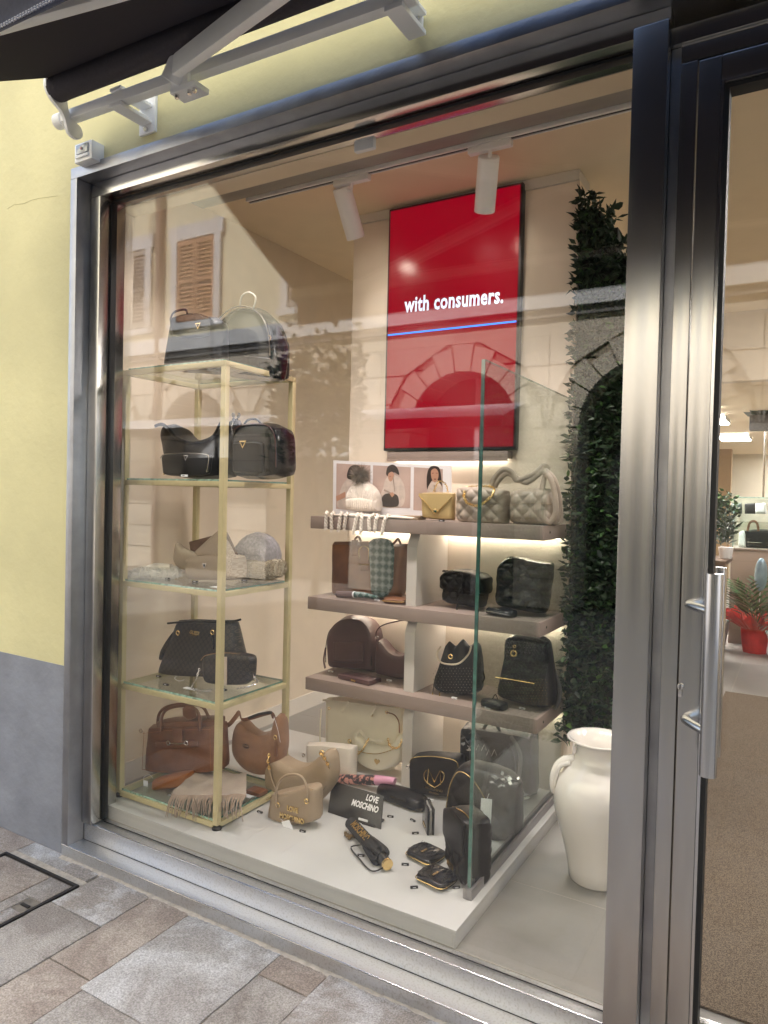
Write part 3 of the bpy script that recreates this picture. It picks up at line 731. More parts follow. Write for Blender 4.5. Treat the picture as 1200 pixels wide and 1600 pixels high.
# ceiling light panels (lit) deep in the shop; the last four added out of view to brighten the shop
PANEL = emis('light_panel', (1, .96, .91), 15)
def panel(label, x0, x1, y0, y1, z):
    s = thing('ceiling_light', label, 'ceiling light', ((x0+x1)/2, (y0+y1)/2, z), group='rectangular ceiling lights')
    w2, d2 = (x1-x0)/2, (y1-y0)/2
    bx('frame', WHITEM, s, -w2, w2, -d2, d2, -.045, -.001); bx('diffuser', PANEL, s, -w2+.015, w2-.015, -d2+.015, d2-.015, -.050, -.0455)
panel('nearest lit ceiling panel seen through the door glass', -1.6, atz(1122, 634, 2.52).x, atz(1110, 643, 2.50).y, atz(1110, 632, 2.50).y, 2.55)
panel('second lit ceiling panel seen through the door glass', -1.9, atz(1141, 660, 2.52).x, atz(1110, 664, 2.50).y, atz(1110, 655, 2.50).y, 2.55)
panel('farthest wide lit ceiling panel seen through the door glass', atz(1123, 686, 2.5).x, atz(1173, 686, 2.5).x, atz(1150, 689, 2.50).y, atz(1150, 683, 2.50).y, 2.55)
panel('added unseen lit ceiling panel above the entrance mat', .4, 1.6, 1.6, 1.9, CZ)
panel('added unseen lit ceiling panel in the middle of the shop ceiling', .2, 1.4, 3.2, 3.5, CZ)
panel('added unseen lit ceiling panel at the right rear of the shop', .6, 1.8, 7.0, 7.35, 2.55)
panel('added unseen lit ceiling panel near the bright rear wall', -.4, 2.2, 12.9, 13.2, 2.55)

# ================================================================== ACROSS THE STREET (seen mirrored in the glass)
OY = -8.0
ob = thing('building', 'pale yellow building across the street with rusticated stone arches and shuttered windows', 'building', (-4, OY, GZ))
l = ob.location
STUC = mat('pale_yellow_stucco', (.76, .70, .50), .9, var=.10, scale=.8, bump=.2, bscale=20)
STONE = mat('pale_arcade_stone', (.60, .53, .43), .85, var=.12, scale=2, bump=.3, bscale=30)
GROOVE = mat('stone_joint', (.30, .25, .19), .9)
WSURR = mat('grey_white_window_surround', (.66, .66, .66), .8, var=.08, scale=4)
SHUT = mat('brown_shutter_paint', (.42, .22, .12), .7, var=.15, scale=10)
SHUTG = mat('grey_shutter_paint', (.36, .33, .30), .7, var=.15, scale=10)
DARKG = mat('dark_shopfront', (.03, .03, .035), .3, var=.3, scale=2)
def op(name, m, x0, x1, y0, y1, z0, z1): return pl(name, m, ob, x0, x1, y0, y1, z0, z1)
op('upper_wall', STUC, -20, 12, OY-1, OY-.0, 4.62, 11.5)
op('arcade_back', mat('arcade_interior', (.40, .37, .36), .8, var=.3, scale=1.2), -20, 12, OY-1.0, OY-.7, GZ-.05, 4.0)
op('string_course', WSURR, -20, 12, OY-.3, OY+.12, 4.32, 4.60)
op('string_course', mat('dark_moulding', (.20, .19, .18), .8), -20, 12, OY-.3, OY+.06, 4.20, 4.315)
op('frieze', STONE, -20, 12, OY-.699, OY+.0, 3.95, 4.195)
cxs = [-18.7, -15.95, -13.2, -10.4, -7.6, -4.65, -1.9, .9, 3.7, 6.5, 9.3]
RA, zs_ = .92, 2.60
for k, c in enumerate(cxs):
    nx_ = cxs[k+1] if k+1 < len(cxs) else 12
    # voussoirs with stepped outer ends
    nv = 11
    for i in range(nv):
        a0 = math.pi*i/nv; a1 = math.pi*(i+1)/nv; g = .012
        am = (a0+a1)/2; ro = 1.30 if i % 2 == 0 else 1.18
        if i == nv//2: ro = 1.34
        pts = [(c+math.cos(a)*r_-l.x, zs_+math.sin(a)*r_-l.z) for a, r_ in ((a0+g, RA), (am, RA), (a1-g, RA), (a1-g*.7, ro), (am, ro/max(.9, 1)), (a0+g*.7, ro))]
        link('voussoir', PR(pts, OY-.60-l.y, OY+.03-l.y), STONE, ob)
    # wall between arches as courses of blocks on both sides of the arch
    top = 3.945
    z = 2.60
    for (z0, z1) in ((2.6, 3.04), (3.06, 3.50), (3.52, 3.94)):
        for sgn in (-1, 1):
            mid = (c+nx_)/2 if sgn > 0 else ((cxs[k-1]+c)/2 if k else -20)
            def xa(zz):
                d = zz-zs_
                return math.sqrt(max(0, 1.37**2-d*d)) if d < 1.37 else 0.0
            pts = [(c+sgn*xa(z0), z0), (c+sgn*xa(z1), z1), (mid-.008*sgn, z1), (mid-.008*sgn, z0)]
            if abs(pts[1][0]-mid) < .05: pts = [pts[0], (pts[2][0], z0+.2), pts[3]]
            link('ashlar_block', PR([(p[0]-l.x, p[1]-l.z) for p in pts], OY-.60-l.y, OY+.02-l.y), STONE, ob)
    for q in range(6):
        z0 = GZ+q*.44+.0; z1 = z0+.425
        op('pier_block', STONE, c+RA, nx_-RA, OY-.60, OY+.02, z0, min(z1, 2.59))
op('joint_backing', GROOVE, -20, 12, OY-.55, OY-.012, 3.6, 3.94)
for k, c in enumerate(cxs[:-1]):
    nx_ = cxs[k+1]; pts = [(c+.98, 2.3), (c+.98+.0, 2.75)]
    aL = [(c+math.cos(a)*1.0, zs_+math.sin(a)*1.0) for a in [R(x) for x in (0, 20, 40, 60, 75)]]; aR = [(nx_-math.cos(a)*1.0, zs_+math.sin(a)*1.0) for a in [R(x) for x in (75, 60, 40, 20, 0)]]
    link('joint_backing', PR([(p[0]-l.x, p[1]-l.z) for p in [(c+1.0, GZ)]+aL+aR+[(nx_-1.0, GZ)]], OY-.56-l.y, OY-.010-l.y), GROOVE, ob)
    op('arch_door', WSURR if c in (-10.4, -7.6, .9) else DARKG, c-.90, c+.90, OY-.69, OY-.64, 2.25, 3.5); op('arch_door', DARKG, c-.90, c+.90, OY-.69, OY-.64, GZ, 2.24)
    op('arch_mullion', DARKG if c in (-10.4, -7.6, .9) else WSURR, c-.04, c+.04, OY-.69, OY-.60, GZ, 3.5)
# first-floor windows
def window(cx, z0, z1, w_, m, hung):
    fr = op('window', DARKG, cx-w_/2, cx+w_/2, OY-.05, OY+.004, z0, z1)
    bm = bmesh.new()
    for q in ((cx-w_/2-.16, cx-w_/2, z0-.02, z1+.02), (cx+w_/2, cx+w_/2+.16, z0-.02, z1+.02), (cx-w_/2-.22, cx+w_/2+.22, z1+.02, z1+.30), (cx-w_/2-.25, cx+w_/2+.25, z0-.14, z0-.022)):
        box(bm, q[0]-l.x, q[1]-l.x, -.02, .07, q[2]-l.z, q[3]-l.z)
    link('surround', bm, WSURR, fr)
    for s_ in (-1, 1):
        xa_, xb_ = (cx-w_/2+.02, cx-.01) if s_ < 0 else (cx+.01, cx+w_/2-.02)
        bm = bmesh.new()
        for q in ((xa_, xa_+.06, z0, z1), (xb_-.06, xb_, z0, z1), (xa_+.06, xb_-.06, z0, z0+.09), (xa_+.06, xb_-.06, z1-.09, z1), (xa_+.06, xb_-.06, (z0+z1)/2-.04, (z0+z1)/2+.04)):
            box(bm, q[0]-l.x, q[1]-l.x, .01, .055, q[2]-l.z, q[3]-l.z)
        sh_ = link('shutter', bm, m, fr)
        zz = z0+.11; bm = bmesh.new()
        while zz < z1-.1:
            if abs(zz-(z0+z1)/2) > .06:
                mt = Matrix.Translation(((xa_+xb_)/2-l.x, .032, zz-l.z)) @ Matrix.Rotation(R(-50), 4, 'X')
                box(bm, -(xb_-xa_)/2+.06, (xb_-xa_)/2-.06, -.030, .030, -.006, .006, mtx=mt)
            zz += .078
        link('shutter_slat', bm, m, fr, kind='stuff')
for i, c in enumerate((-17.6, -15.0, -12.25, -10.4, -7.6, -4.7, -1.9, .9, 3.7, 6.5)):
    window(c, 4.9, 6.48, 1.0 if i != 2 else .9, SHUT if i % 2 else SHUTG, i)
    window(c, 8.0, 9.5, 1.0, SHUTG, i)
op('drainpipe', mat('copper_brown_pipe', (.20, .13, .10), .5), -11.42, -11.31, OY+.03, OY+.14, GZ, 10)
op('roof_cornice', WSURR, -20, 12, OY-1, OY+.5, 11.5, 11.9)
cn = thing('canopy', 'white shop canopy on the building across the street', 'canopy', (-8, OY+.6, 2.6))
bm = bmesh.new(); l2 = cn.location
for (x0, x1) in ((-12.6, -7.6), (-7.2, -3.6)):
    v = [bm.verts.new((x-l2.x, y-l2.y, z-l2.z)) for x, y, z in ((x0, OY+.04, 2.98), (x1, OY+.04, 2.98), (x1, OY+.95, 2.70), (x0, OY+.95, 2.70), (x0, OY+.95, 2.55), (x1, OY+.95, 2.55))]
    bm.faces.new(v[:4]); bm.faces.new((v[3], v[2], v[5], v[4]))
bmesh.ops.solidify(bm, geom=bm.faces[:], thickness=.01)
link('canopy_cloth', bm, mat('white_canvas', (.78, .79, .82), .8, var=.04), cn)
WIRE = mat('dark_festoon_wire', (.06, .055, .06), .6)
for k, (x, z, hh) in enumerate(((-12.6, 7.35, .22), (-11.75, 7.45, .2), (-11.75, 5.55, .24), (-12.9, 5.7, .2))):
    t = thing('wire_ball', ('upper left', 'upper right', 'lower right', 'lower left')[k]+' tangled wire light ball hanging on the facade across the street', 'street decoration', (x, OY+.45, z), group='wire light balls'); rn = random.Random(k); bm = bmesh.new()
    for q in range(9):
        M_ = Euler((rn.uniform(0, 3), rn.uniform(0, 3), rn.uniform(0, 3))).to_matrix(); tube(bm, [M_ @ Vector((math.cos(a_)*hh*(1+.12*math.sin(3*a_)), math.sin(a_)*hh, 0)) for a_ in [2*math.pi*i/14 for i in range(14)]], .007, seg=4, closed=True, smooth=False)
    link('wire_loops', bm, WIRE, t); link('hanging_wire', T([(0, 0, hh), (.02, 0, 1.2), (0, -.3, 10.4-z)], .007, seg=4, smooth=False), WIRE, t)
# street tree by the far pavement
def leafmesh(nm, m, ln, wd, bend=.2):
    bm = bmesh.new(); a = bm.verts.new((0, 0, 0)); tip = bm.verts.new((0, -ln*bend, ln)); l1 = bm.verts.new((-wd*.5, -ln*.02, ln*.35)); r1 = bm.verts.new((wd*.5, -ln*.02, ln*.35)); l2_ = bm.verts.new((-wd*.36, -ln*.1, ln*.72)); r2 = bm.verts.new((wd*.36, -ln*.1, ln*.72)); c1 = bm.verts.new((0, ln*.07, ln*.38)); c2 = bm.verts.new((0, -ln*.02, ln*.74))
    for f in ((a, c1, l1), (a, r1, c1), (l1, c1, c2, l2_), (c1, r1, r2, c2), (l2_, c2, tip), (c2, r2, tip)): bm.faces.new(f)
    me = bpy.data.meshes.new(nm); bm.to_mesh(me); bm.free(); me.materials.append(m)
    for p in me.polygons: p.use_smooth = True
    return me
def addleaf(bm, M_, ln, wd, mi=0):
    v = [bm.verts.new(M_ @ Vector(p)) for p in ((0, 0, 0), (-wd*.5, 0, ln*.42), (0, ln*.08, ln*.5), (wd*.5, 0, ln*.42), (0, -ln*.15, ln))]
    for f in ((v[0], v[2], v[1]), (v[0], v[3], v[2]), (v[1], v[2], v[4]), (v[2], v[3], v[4])):
        q = bm.faces.new(f); q.material_index = mi
def rmat(rnd, p, tilt=1.2): return Matrix.Translation(p) @ Euler((rnd.uniform(-tilt, tilt), rnd.uniform(-tilt, tilt), rnd.uniform(0, 6.28))).to_matrix().to_4x4()
st = thing('street_tree', 'small leafy street tree in front of the building opposite', 'tree', (-5.4, -5.2, GZ))
link('trunk', T([(0, 0, 0), (.05, 0, 1.0), (0, .05, 2.0), (.1, 0, 2.9)], .055, taper=(1, .5)), BARK, st, smooth=True)
bm = bmesh.new(); rn = random.Random(3)
for _ in range(1500):
    a = rn.uniform(0, 6.28); r_ = .62*rn.random()**.4; z = rn.gauss(0, .38)
    addleaf(bm, rmat(rn, Vector((math.cos(a)*r_, math.sin(a)*r_, 2.75+z)), 1.5), .12, .07, rn.choice((0, 0, 1)))
link('crown', bm, [LEAF2, LEAF], st)

# ================================================================== GOODS IN THE WINDOW
class Item:
    """a thing whose front face stands on the upright plane y; G(u, v) gives local x, z there"""
    def __init__(s, name, label, cat, u, v, y, z, group=None, rz=0):
        p = at(u, v, y); s.y = y; s.x0 = p.x; s.z0 = z
        s.root = thing(name, label, cat, (p.x, y, z), rz, group)
    def G(s, u, v, dy=0):
        p = at(u, v, s.y+dy); return (p.x-s.x0, p.z-s.z0)
    def P(s, u, v, dy=0):
        a, b = s.G(u, v, dy); return Vector((a, dy, b))
    def Gs(s, L_, dy=0): return [s.G(u, v, dy) for u, v in L_]
    def part(s, name, bm, m, smooth=True, parent=None, **k): return link(name, bm, m, parent or s.root, smooth=smooth, **k)
    def tube(s, name, L_, r, m, dy=0, parent=None, **k):
        return s.part(name, T([s.P(*(q if len(q) == 3 else (*q, dy))) for q in L_], r, **k), m, parent=parent)
    def chain(s, name, L_, m, dy=0, ll=.014, r=.0017):
        return s.part(name, chain(bmesh.new(), [s.P(*(q if len(q) == 3 else (*q, dy))) for q in L_], ll, r), m)
    def text(s, t, size, m, u, v, dy=-.002, **k):
        p = s.P(u, v, dy); return text(t, size, m, s.root, p, **k)
    def body(s, top, bot, D, m, name='body', **k): return s.part(name, body(s.Gs(top), s.Gs(bot), D, **k), m)
    def studs(s, L_, m, r=.0022, dy=-.001, name='studs'):
        bm = bmesh.new()
        for q in L_: ball(bm, s.P(q[0], q[1], dy), r, 5)
        return s.part(name, bm, m, kind='stuff')
def tri_emblem(it, u, v, sz, m, dy=-.004, name='triangle_emblem'):
    p = it.P(u, v, dy); bm = bmesh.new()
    prism(bm, [(p.x-sz, p.z+sz*.75), (p.x+sz, p.z+sz*.75), (p.x, p.z-sz*.95)], p.y, p.y+.004)
    it.part(name, bm, m, smooth=False)
    bm = bmesh.new(); prism(bm, [(p.x-sz*.62, p.z+sz*.48), (p.x+sz*.62, p.z+sz*.48), (p.x, p.z-sz*.52)], p.y-.001, p.y)
    it.part('emblem_inlay', bm, INK, smooth=False)
def ring(it, u, v, r, rt, m, dy=-.006, name='ring', ax='y'):
    p = it.P(u, v, dy); pts = []
    for k in range(12):
        a = 2*math.pi*k/12; pts.append(p+Vector((math.cos(a)*r, 0, math.sin(a)*r)) if ax == 'y' else p+Vector((0, math.cos(a)*r, math.sin(a)*r)))
    it.part(name, T(pts, rt, seg=6, closed=True, smooth=False), m)
def swing_tag(it, quad, dy, cord=None, words=None):
    ps = [it.P(u, v, dy) for u, v in quad]
    bm = PR([(p.x, p.z) for p in ps], dy-.0012, dy)
    it.part('swing_tag', bm, PAPER, smooth=False)
    if cord: it.tube('tag_cord', cord, .0008, PAPER, dy=dy, seg=4)
PB = mat('price_block_black', (.02, .02, .022), .4)
def price(u, v, z, what, deg=0, pale=False):
    p = atz(u, v, z); t = thing('price_block', 'tiny %s price block lying %s' % ('pale' if pale else 'black', what), 'price block', (p.x, p.y, z), R(deg), 'price blocks beside the goods')
    bx('block', PAPER if pale else PB, t, -.014, .014, -.004, .004, .0002, .008, bev=.0008)
    bx('digits', INK if pale else PAPER, t, -.006, .006, -.0049, -.0046, .0034, .0056)

S = 1e-3
# ---------------------------------------------------------------- the gold shelf stand
ST = dict(x0=-2.672, x1=-2.072, y0=.255, y1=.70)
LV = [.178, .672, 1.142, 1.602, 2.068]
stand = thing('shelf_stand', 'tall pale gold metal stand with five glass shelves at the left of the window', 'shelf stand', (-2.372, .48, .14))
l = stand.location; ps = .0125
posts = [(ST['x0'], ST['y0']), (ST['x1'], ST['y0']), (ST['x0'], ST['y1']), (ST['x1'], ST['y1'])]
for (x, y) in posts:
    bx('post', BRASS, stand, x-l.x-ps, x-l.x+ps, y-l.y-ps, y-l.y+ps, .020, LV[-1]-l.z+.0, bev=.001)
    bm = bmesh.new(); lathe(bm, [(0, 0), (.019, 0), (.021, .004), (.019, .012), (.009, .014), (.009, .0195), (0, .0195)], 20, x-l.x, y-l.y); link('levelling_foot', bm, INK, stand, smooth=True)
for i, z in enumerate(LV):
    z0, z1 = z-.030-l.z, z-.008-l.z
    if i == 4: z0, z1 = z+.0005-l.z-.0, z+.022-l.z
    xa, xb, ya_, yb_ = ST['x0']-l.x+ps, ST['x1']-l.x-ps, ST['y0']-l.y, ST['y1']-l.y
    e = .0 if i < 4 else 2*ps
    bx('rail', BRASS, stand, xa-e, xb+e, ya_-ps, ya_+ps-.001, z0, z1, bev=.001); bx('rail', BRASS, stand, xa-e, xb+e, yb_-ps+.001, yb_+ps, z0, z1, bev=.001)
    bx('rail', BRASS, stand, xa-2*ps+.0005, xa-.0005, ya_+ps, yb_-ps, z0, z1, bev=.001); bx('rail', BRASS, stand, xb+.0005, xb+2*ps-.0005, ya_+ps, yb_-ps, z0, z1, bev=.001)
    zg = z-.0078-l.z if i < 4 else z+.0224-l.z
    g = bx('glass_shelf', GLASS_IN, stand, xa+.001, xb-.001, ya_+.002, yb_-.002, zg, zg+.0078)
    bx('shelf_edge', GEDGE2, g, xa+.001, xb-.001, ya_-.002, ya_+.0018, zg, zg+.0080); bx('shelf_edge', GEDGE, g, xb-.0008, xb+.0025, ya_+.0, yb_-.002, zg, zg+.0080)
    bx('shelf_edge', GEDGE, g, xa+.001, xb-.001, yb_-.0018, yb_+.002, zg, zg+.0080)
L1, L2, L3, L4, L5 = [z+.0005 for z in (LV[4]+.030, LV[3], LV[2], LV[1], LV[0])]   # L1 top ... L5 bottom

# top level
a = Item('handbag', 'glossy black half-moon bag with small round top handle on the top glass shelf', 'handbag', 378, 580, .50, L1)
a.body([(330, 560), (332, 515), (350, 485), (378, 474), (405, 485), (420, 515), (424, 556)], [(331, 578), (345, 585), (378, 590), (410, 592), (423, 590)], .15, BLACKP, e=.5, k=5)
a.tube('handle', [(375, 478, .07), (378, 463, .07), (388, 457, .07), (398, 462, .07), (399, 472, .07), (394, 486, .07)], .0042, mat('pale_cord_handle', (.5, .48, .42), .4))
a.tube('piping', [(331, 560), (334, 515), (352, 488), (378, 478), (404, 489), (418, 517), (422, 556)], .003, SILVER, dy=.008)
a.tube('zip', [(333, 552), (378, 556), (421, 560)], .0022, SILVER, dy=-.002)
ring(a, 336, 500, .012, .003, SILVER, dy=.01); ring(a, 420, 528, .011, .003, GOLD, dy=.01)
a = Item('handbag', 'boxy black bag with small triangular emblem left of the half-moon bag', 'handbag', 300, 578, .33, L1)
a.body([(262, 508), (270, 494), (300, 489), (325, 492), (333, 500)], [(247, 572), (270, 578), (300, 580), (326, 582), (334, 580)], .12, BLACKL, e=.35, k=8)
tri_emblem(a, 309, 509, .016, GOLD, dy=-.016)
a.tube('strap', [(266, 500), (272, 488), (290, 484), (292, 500), (284, 512)], .006, mat('plum_black_strap', (.05, .02, .04), .4), flat=.4, dy=.02)
a.body([(266, 498), (285, 492), (310, 490), (330, 497)], [(268, 523), (285, 528), (312, 528), (328, 524)], .01, BLACKP, name='flap', y0=-.008)
a = Item('pouch', 'small black rounded pouch at the right end of the top glass shelf', 'pouch', 420, 598, .60, L1)
a.body([(404, 530), (412, 525), (432, 524), (441, 532)], [(404, 585), (412, 590), (432, 594), (441, 590)], .07, BLACKL, e=.5, k=6)
a.text('GUESS', .014, SILVER, 427, 532, bold=.0003)
price(352, 571, L1, 'on the top glass shelf before the half-moon bag', 10)

# second level
a = Item('tote_bag', 'large black slouched tote behind a black zip wallet on the second glass shelf', 'handbag', 296, 742, .42, L2)
a.body([(238, 668), (255, 660), (275, 680), (300, 688), (325, 680), (345, 655), (352, 650)], [(250, 738), (265, 745), (296, 748), (330, 747), (350, 744)], .16, BLACKL, e=.45, k=6, crease=.004)
a.tube('strap', [(352, 655), (344, 662), (330, 684), (300, 692), (275, 684), (256, 664), (242, 666)], .008, BLACKP, dy=-.004, flat=.4)
a.part('key_charm', T([a.P(258, 722, -.01), a.P(256, 742, -.02)], .003, seg=6), GOLD)
a = Item('wallet', 'black zip-round wallet with silver triangle standing before the slouched black tote', 'wallet', 290, 742, .34, L2)
a.body([(250, 716), (256, 709), (290, 707), (322, 709), (327, 716)], [(252, 740), (262, 743), (290, 744), (316, 743), (324, 738)], .03, BLACKL, e=.4, k=8)
tri_emblem(a, 290, 715, .015, SILVER)
a.tube('zip', [(251, 716), (257, 710), (290, 708), (321, 710), (326, 716), (323, 738)], .0018, SILVER, dy=.002)
a = Item('backpack', 'black backpack with charm and gold triangle on the second glass shelf', 'backpack', 398, 746, .40, L2)
a.body([(360, 690), (362, 668), (375, 660), (402, 658), (424, 664), (432, 684)], [(360, 735), (364, 746), (385, 748), (410, 748), (428, 744), (433, 730)], .15, BLACKP, e=.4, k=7)
a.body([(366, 692), (400, 690), (412, 693)], [(366, 738), (400, 741), (412, 738)], .03, BLACKL, name='front_pocket', y0=-.02)
tri_emblem(a, 379, 694, .020, GOLD, dy=-.028)
a.tube('top_handle', [(382, 662, .05), (388, 656, .04), (402, 656, .04), (410, 666, .05)], .005, BLACKL)
a.tube('zip', [(364, 672), (378, 664), (402, 662), (422, 668), (430, 688), (431, 730)], .002, mat('dark_red_zip', (.10, .03, .03), .4), dy=.004)
bm = bmesh.new(); rn = random.Random(4)
for _ in range(9): ball(bm, a.P(368+rn.uniform(-6, 7), 655+rn.uniform(-8, 8), -.01+rn.uniform(-.01, .01)), .009, 7, (1, .6, 1.1))
a.part('bag_charm', bm, mat('grey_satin', (.22, .22, .25), .35, var=.4, scale=60))
a.chain('charm_chain', [(365, 660, -.012), (362, 668, -.014), (364, 678, -.014)], SILVER, ll=.01, r=.0012)
price(288, 745, L2, 'on the second glass shelf before the black wallet', 0, True)

# third level
a = Item('scarf', 'fluffy white scarf spilling over the left end of the third glass shelf', 'scarf', 240, 905, .30, L3)
bm = bmesh.new()
P3 = [a.P(*q) for q in ((194, 910, -.0), (212, 898, .02), (235, 895, .05), (262, 897, .08), (280, 892, .10))]
tube(bm, P3, .032, seg=12, flat=.7, taper=(.8, .6)); tube(bm, [a.P(225, 893, .08), a.P(245, 886, .1), a.P(268, 888, .12)], .02, seg=10)
cen = [p.copy() for p in sm(P3, 30)]
def fl(r_):
    i = r_.randrange(30); d = Vector((r_.uniform(-.3, .3), r_.uniform(-1, 1), r_.uniform(-1, 1))).normalized(); rad = .030*(.8-.2*i/30); return cen[i]+Vector((d.x*.01, d.y*rad*.7, d.z*rad)), d
fur(bm, fl, .016, .0020, 4200, random.Random(5)); a.part('fluffy_wrap', bm, FLUFF)
a = Item('snood', 'beige patterned knitted snood with a triangle badge standing on the third glass shelf', 'snood', 312, 908, .36, L3)
LIN = mat('snood_lining', (.16, .10, .075), .95, var=.2, scale=40)
a.body([(270, 848), (300, 840), (330, 832)], [(276, 884), (310, 880), (350, 874)], .02, LIN, name='lining', e=.6, k=4, y0=.09)
a.body([(330, 829), (341, 842), (356, 872)], [(288, 868), (322, 874), (350, 886)], .05, SNOOD, name='right_fold', e=.7, k=4, y0=.022)
a.body([(266, 846), (276, 856), (300, 866)], [(262, 876), (274, 890), (306, 898)], .06, SNOOD, name='left_fold', e=.7, k=4, y0=.012)
a.body([(281, 873), (300, 868), (335, 866), (357, 871)], [(281, 904), (300, 908), (335, 909), (358, 907)], .15, SNOOD, name='knit_tube', e=.4, k=7, crease=.002)
p = a.P(319, 880, -.014); tri_emblem(a, 319, 884, .013, SILVER, dy=-.004)
a = Item('beanie', 'grey ribbed beanie with a beige fur brim on the third glass shelf', 'hat', 385, 905, .50, L3)
dm = [(357, 878), (358, 855), (370, 838), (386, 832), (402, 840), (410, 858), (411, 880)]
bm = body(a.Gs(dm), a.Gs([(358, 884), (370, 884), (386, 885), (400, 885), (410, 884)]), .16, e=1, k=3, nu=48, nw=32)
for v in bm.verts: v.co.y += .0035*math.sin(v.co.x*430)*(1 if v.co.y < .08 else -1)
a.part('knit_crown', bm, GREYK)
bm = body(a.Gs([(354, 876), (365, 872), (386, 871), (406, 874), (418, 878)]), a.Gs([(357, 904), (366, 907), (388, 908), (406, 907), (417, 902)]), .19, e=.8, k=3, y0=-.012)
bp = [(v.co.copy(), (v.co-Vector((a.G(386, 890)[0], .085, v.co.z))).normalized()) for v in bm.verts]
fur(bm, lambda r_: r_.choice(bp), .013, .0018, 5200, random.Random(6)); a.part('fur_brim', bm, FURB)
price(262, 905, L3, 'on the third glass shelf before the fluffy scarf', 0); price(305, 910, L3, 'on the third glass shelf before the snood', 5); price(382, 908, L3, 'on the third glass shelf before the beanie', 20)
sw = Item('swing_label', 'white card price label lying on the third glass shelf beside the gold post', 'label', 345, 912, .30, L3)
bx('card', PAPER, sw.root, -.06, .01, -.005, .025, .0005, .0018); sw.tube('cord', [(348, 900, -.005), (352, 906, -.004), (351, 914, -.003)], .0009, PAPER, seg=4)

# fourth level
a = Item('tote_bag', 'dark monogram wing-sided tote with small gold lettering on the fourth glass shelf', 'handbag', 292, 1057, .44, L4)
a.body([(262, 972), (290, 971), (320, 972), (352, 972)], [(236, 1055), (265, 1060), (300, 1062), (335, 1062), (366, 1060)], .15, MONO, e=.35, k=9, dt=.45, db=1.1)
a.body([(262, 985), (250, 1003), (240, 1022)], [(262, 1010), (250, 1022), (236, 1036)], .10, MONO, name='side_wing', e=.4, y0=.03)
a.tube('top_edge', [(262, 974), (300, 971), (352, 972), (376, 968)], .005, BLACKP, dy=.03)
a.text('GUESS', .022, GOLD, 304, 989, dy=-.004, bold=.0008, rot=(R(78), 0, 0)); a.text('NEW YORK', .007, GOLD, 304, 993, dy=-.007, rot=(R(78), 0, 0))
for q in ((278, 989), (332, 988)): ring(a, *q, .010, .0026, GOLD, dy=.016)
a.tube('strap_tab', [(332, 992), (334, 1008), (333, 1014)], .004, BLACKP, dy=-.002)
a = Item('camera_bag', 'small dark monogram camera bag with a pale centre stripe on the fourth glass shelf', 'handbag', 350, 1072, .36, L4)
a.body([(312, 1036), (318, 1025), (350, 1020), (382, 1024), (390, 1034)], [(313, 1058), (320, 1069), (350, 1073), (378, 1071), (388, 1060)], .07, MONO, e=.45, k=5)
a.body([(348, 1026), (355, 1026)], [(348, 1071), (355, 1071)], .008, mat('pale_web_stripe', (.6, .5, .42), .7), name='stripe', y0=-.006)
a.tube('zip', [(314, 1032), (322, 1024), (350, 1020), (380, 1024), (388, 1034)], .002, mat('tan_zip', (.35, .22, .12), .5), dy=.018)
a.chain('chain_strap', [(312, 1045, .03), (306, 1062, .02), (300, 1075, -.02), (318, 1080, -.04), (330, 1079, -.05)], SILVER)
a.chain('chain_strap', [(390, 1045, .03), (396, 1056, .03), (402, 1064, .02), (390, 1072, -.02), (370, 1076, -.03)], SILVER)
a = Item('swing_label', 'white card label on a looped cord on the fourth glass shelf', 'label', 292, 1062, .33, L4)
bx('card', PAPER, a.root, -.02, .05, -.004, .02, .0005, .0018); a.tube('cord', [(276, 1056, .0), (273, 1060, -.01), (280, 1064, -.012), (288, 1062, .0)], .001, PAPER, seg=4)
price(248, 1058, L4, 'on the fourth glass shelf before the monogram tote', 0); price(259, 1071, L4, 'near the front edge of the fourth glass shelf', 8); price(350, 1079, L4, 'on the fourth glass shelf before the camera bag', 12)

# fifth level
a = Item('satchel', 'brown leather satchel with silver horsebit trim on the lowest glass shelf', 'handbag', 274, 1212, .47, L5)
a.body([(221, 1138), (250, 1134), (290, 1133), (331, 1133)], [(218, 1208), (245, 1212), (280, 1214), (310, 1213), (332, 1210)], .15, BROWN, e=.28, k=12, dt=.75, crease=.0012)
a.body([(233, 1131), (280, 1128), (328, 1128)], [(233, 1140), (280, 1139), (328, 1138)], .12, BROWN, name='top_panel', e=.3, y0=.015)
for o in (0, .07):
    a.tube('handle', [(251, 1142, o-.004), (253, 1120, o), (262, 1108, o), (282, 1103, o), (302, 1106, o), (311, 1118, o), (312, 1142, o-.004)] if o == 0 else [(246, 1134, o), (249, 1115, o), (262, 1104, o), (290, 1100, o), (315, 1104, o), (325, 1118, o), (328, 1130, o)], .0075, BROWN, seg=10)
a.part('leather_tag', body(a.Gs([(287, 1106), (295, 1104), (308, 1108)]), a.Gs([(288, 1118), (297, 1124), (309, 1120)]), .008, e=.7, k=3, y0=-.012), BROWN)
a.body([(270, 1138), (286, 1138)], [(270, 1162), (286, 1162)], .008, BROWN, name='front_tab', y0=-.007)
a.body([(244, 1158), (278, 1157), (310, 1157)], [(244, 1166), (278, 1168), (310, 1166)], .008, BROWN, name='cross_strap', y0=-.0085, e=.5)
for u in (263, 291): ring(a, u, 1161, .010, .0028, SILVER, dy=-.014)
a.tube('horsebit', [(266, 1161), (278, 1162), (288, 1161)], .003, SILVER, dy=-.014)
for u in (220, 333): ring(a, u, 1142, .010, .0026, SILVER, dy=.06)
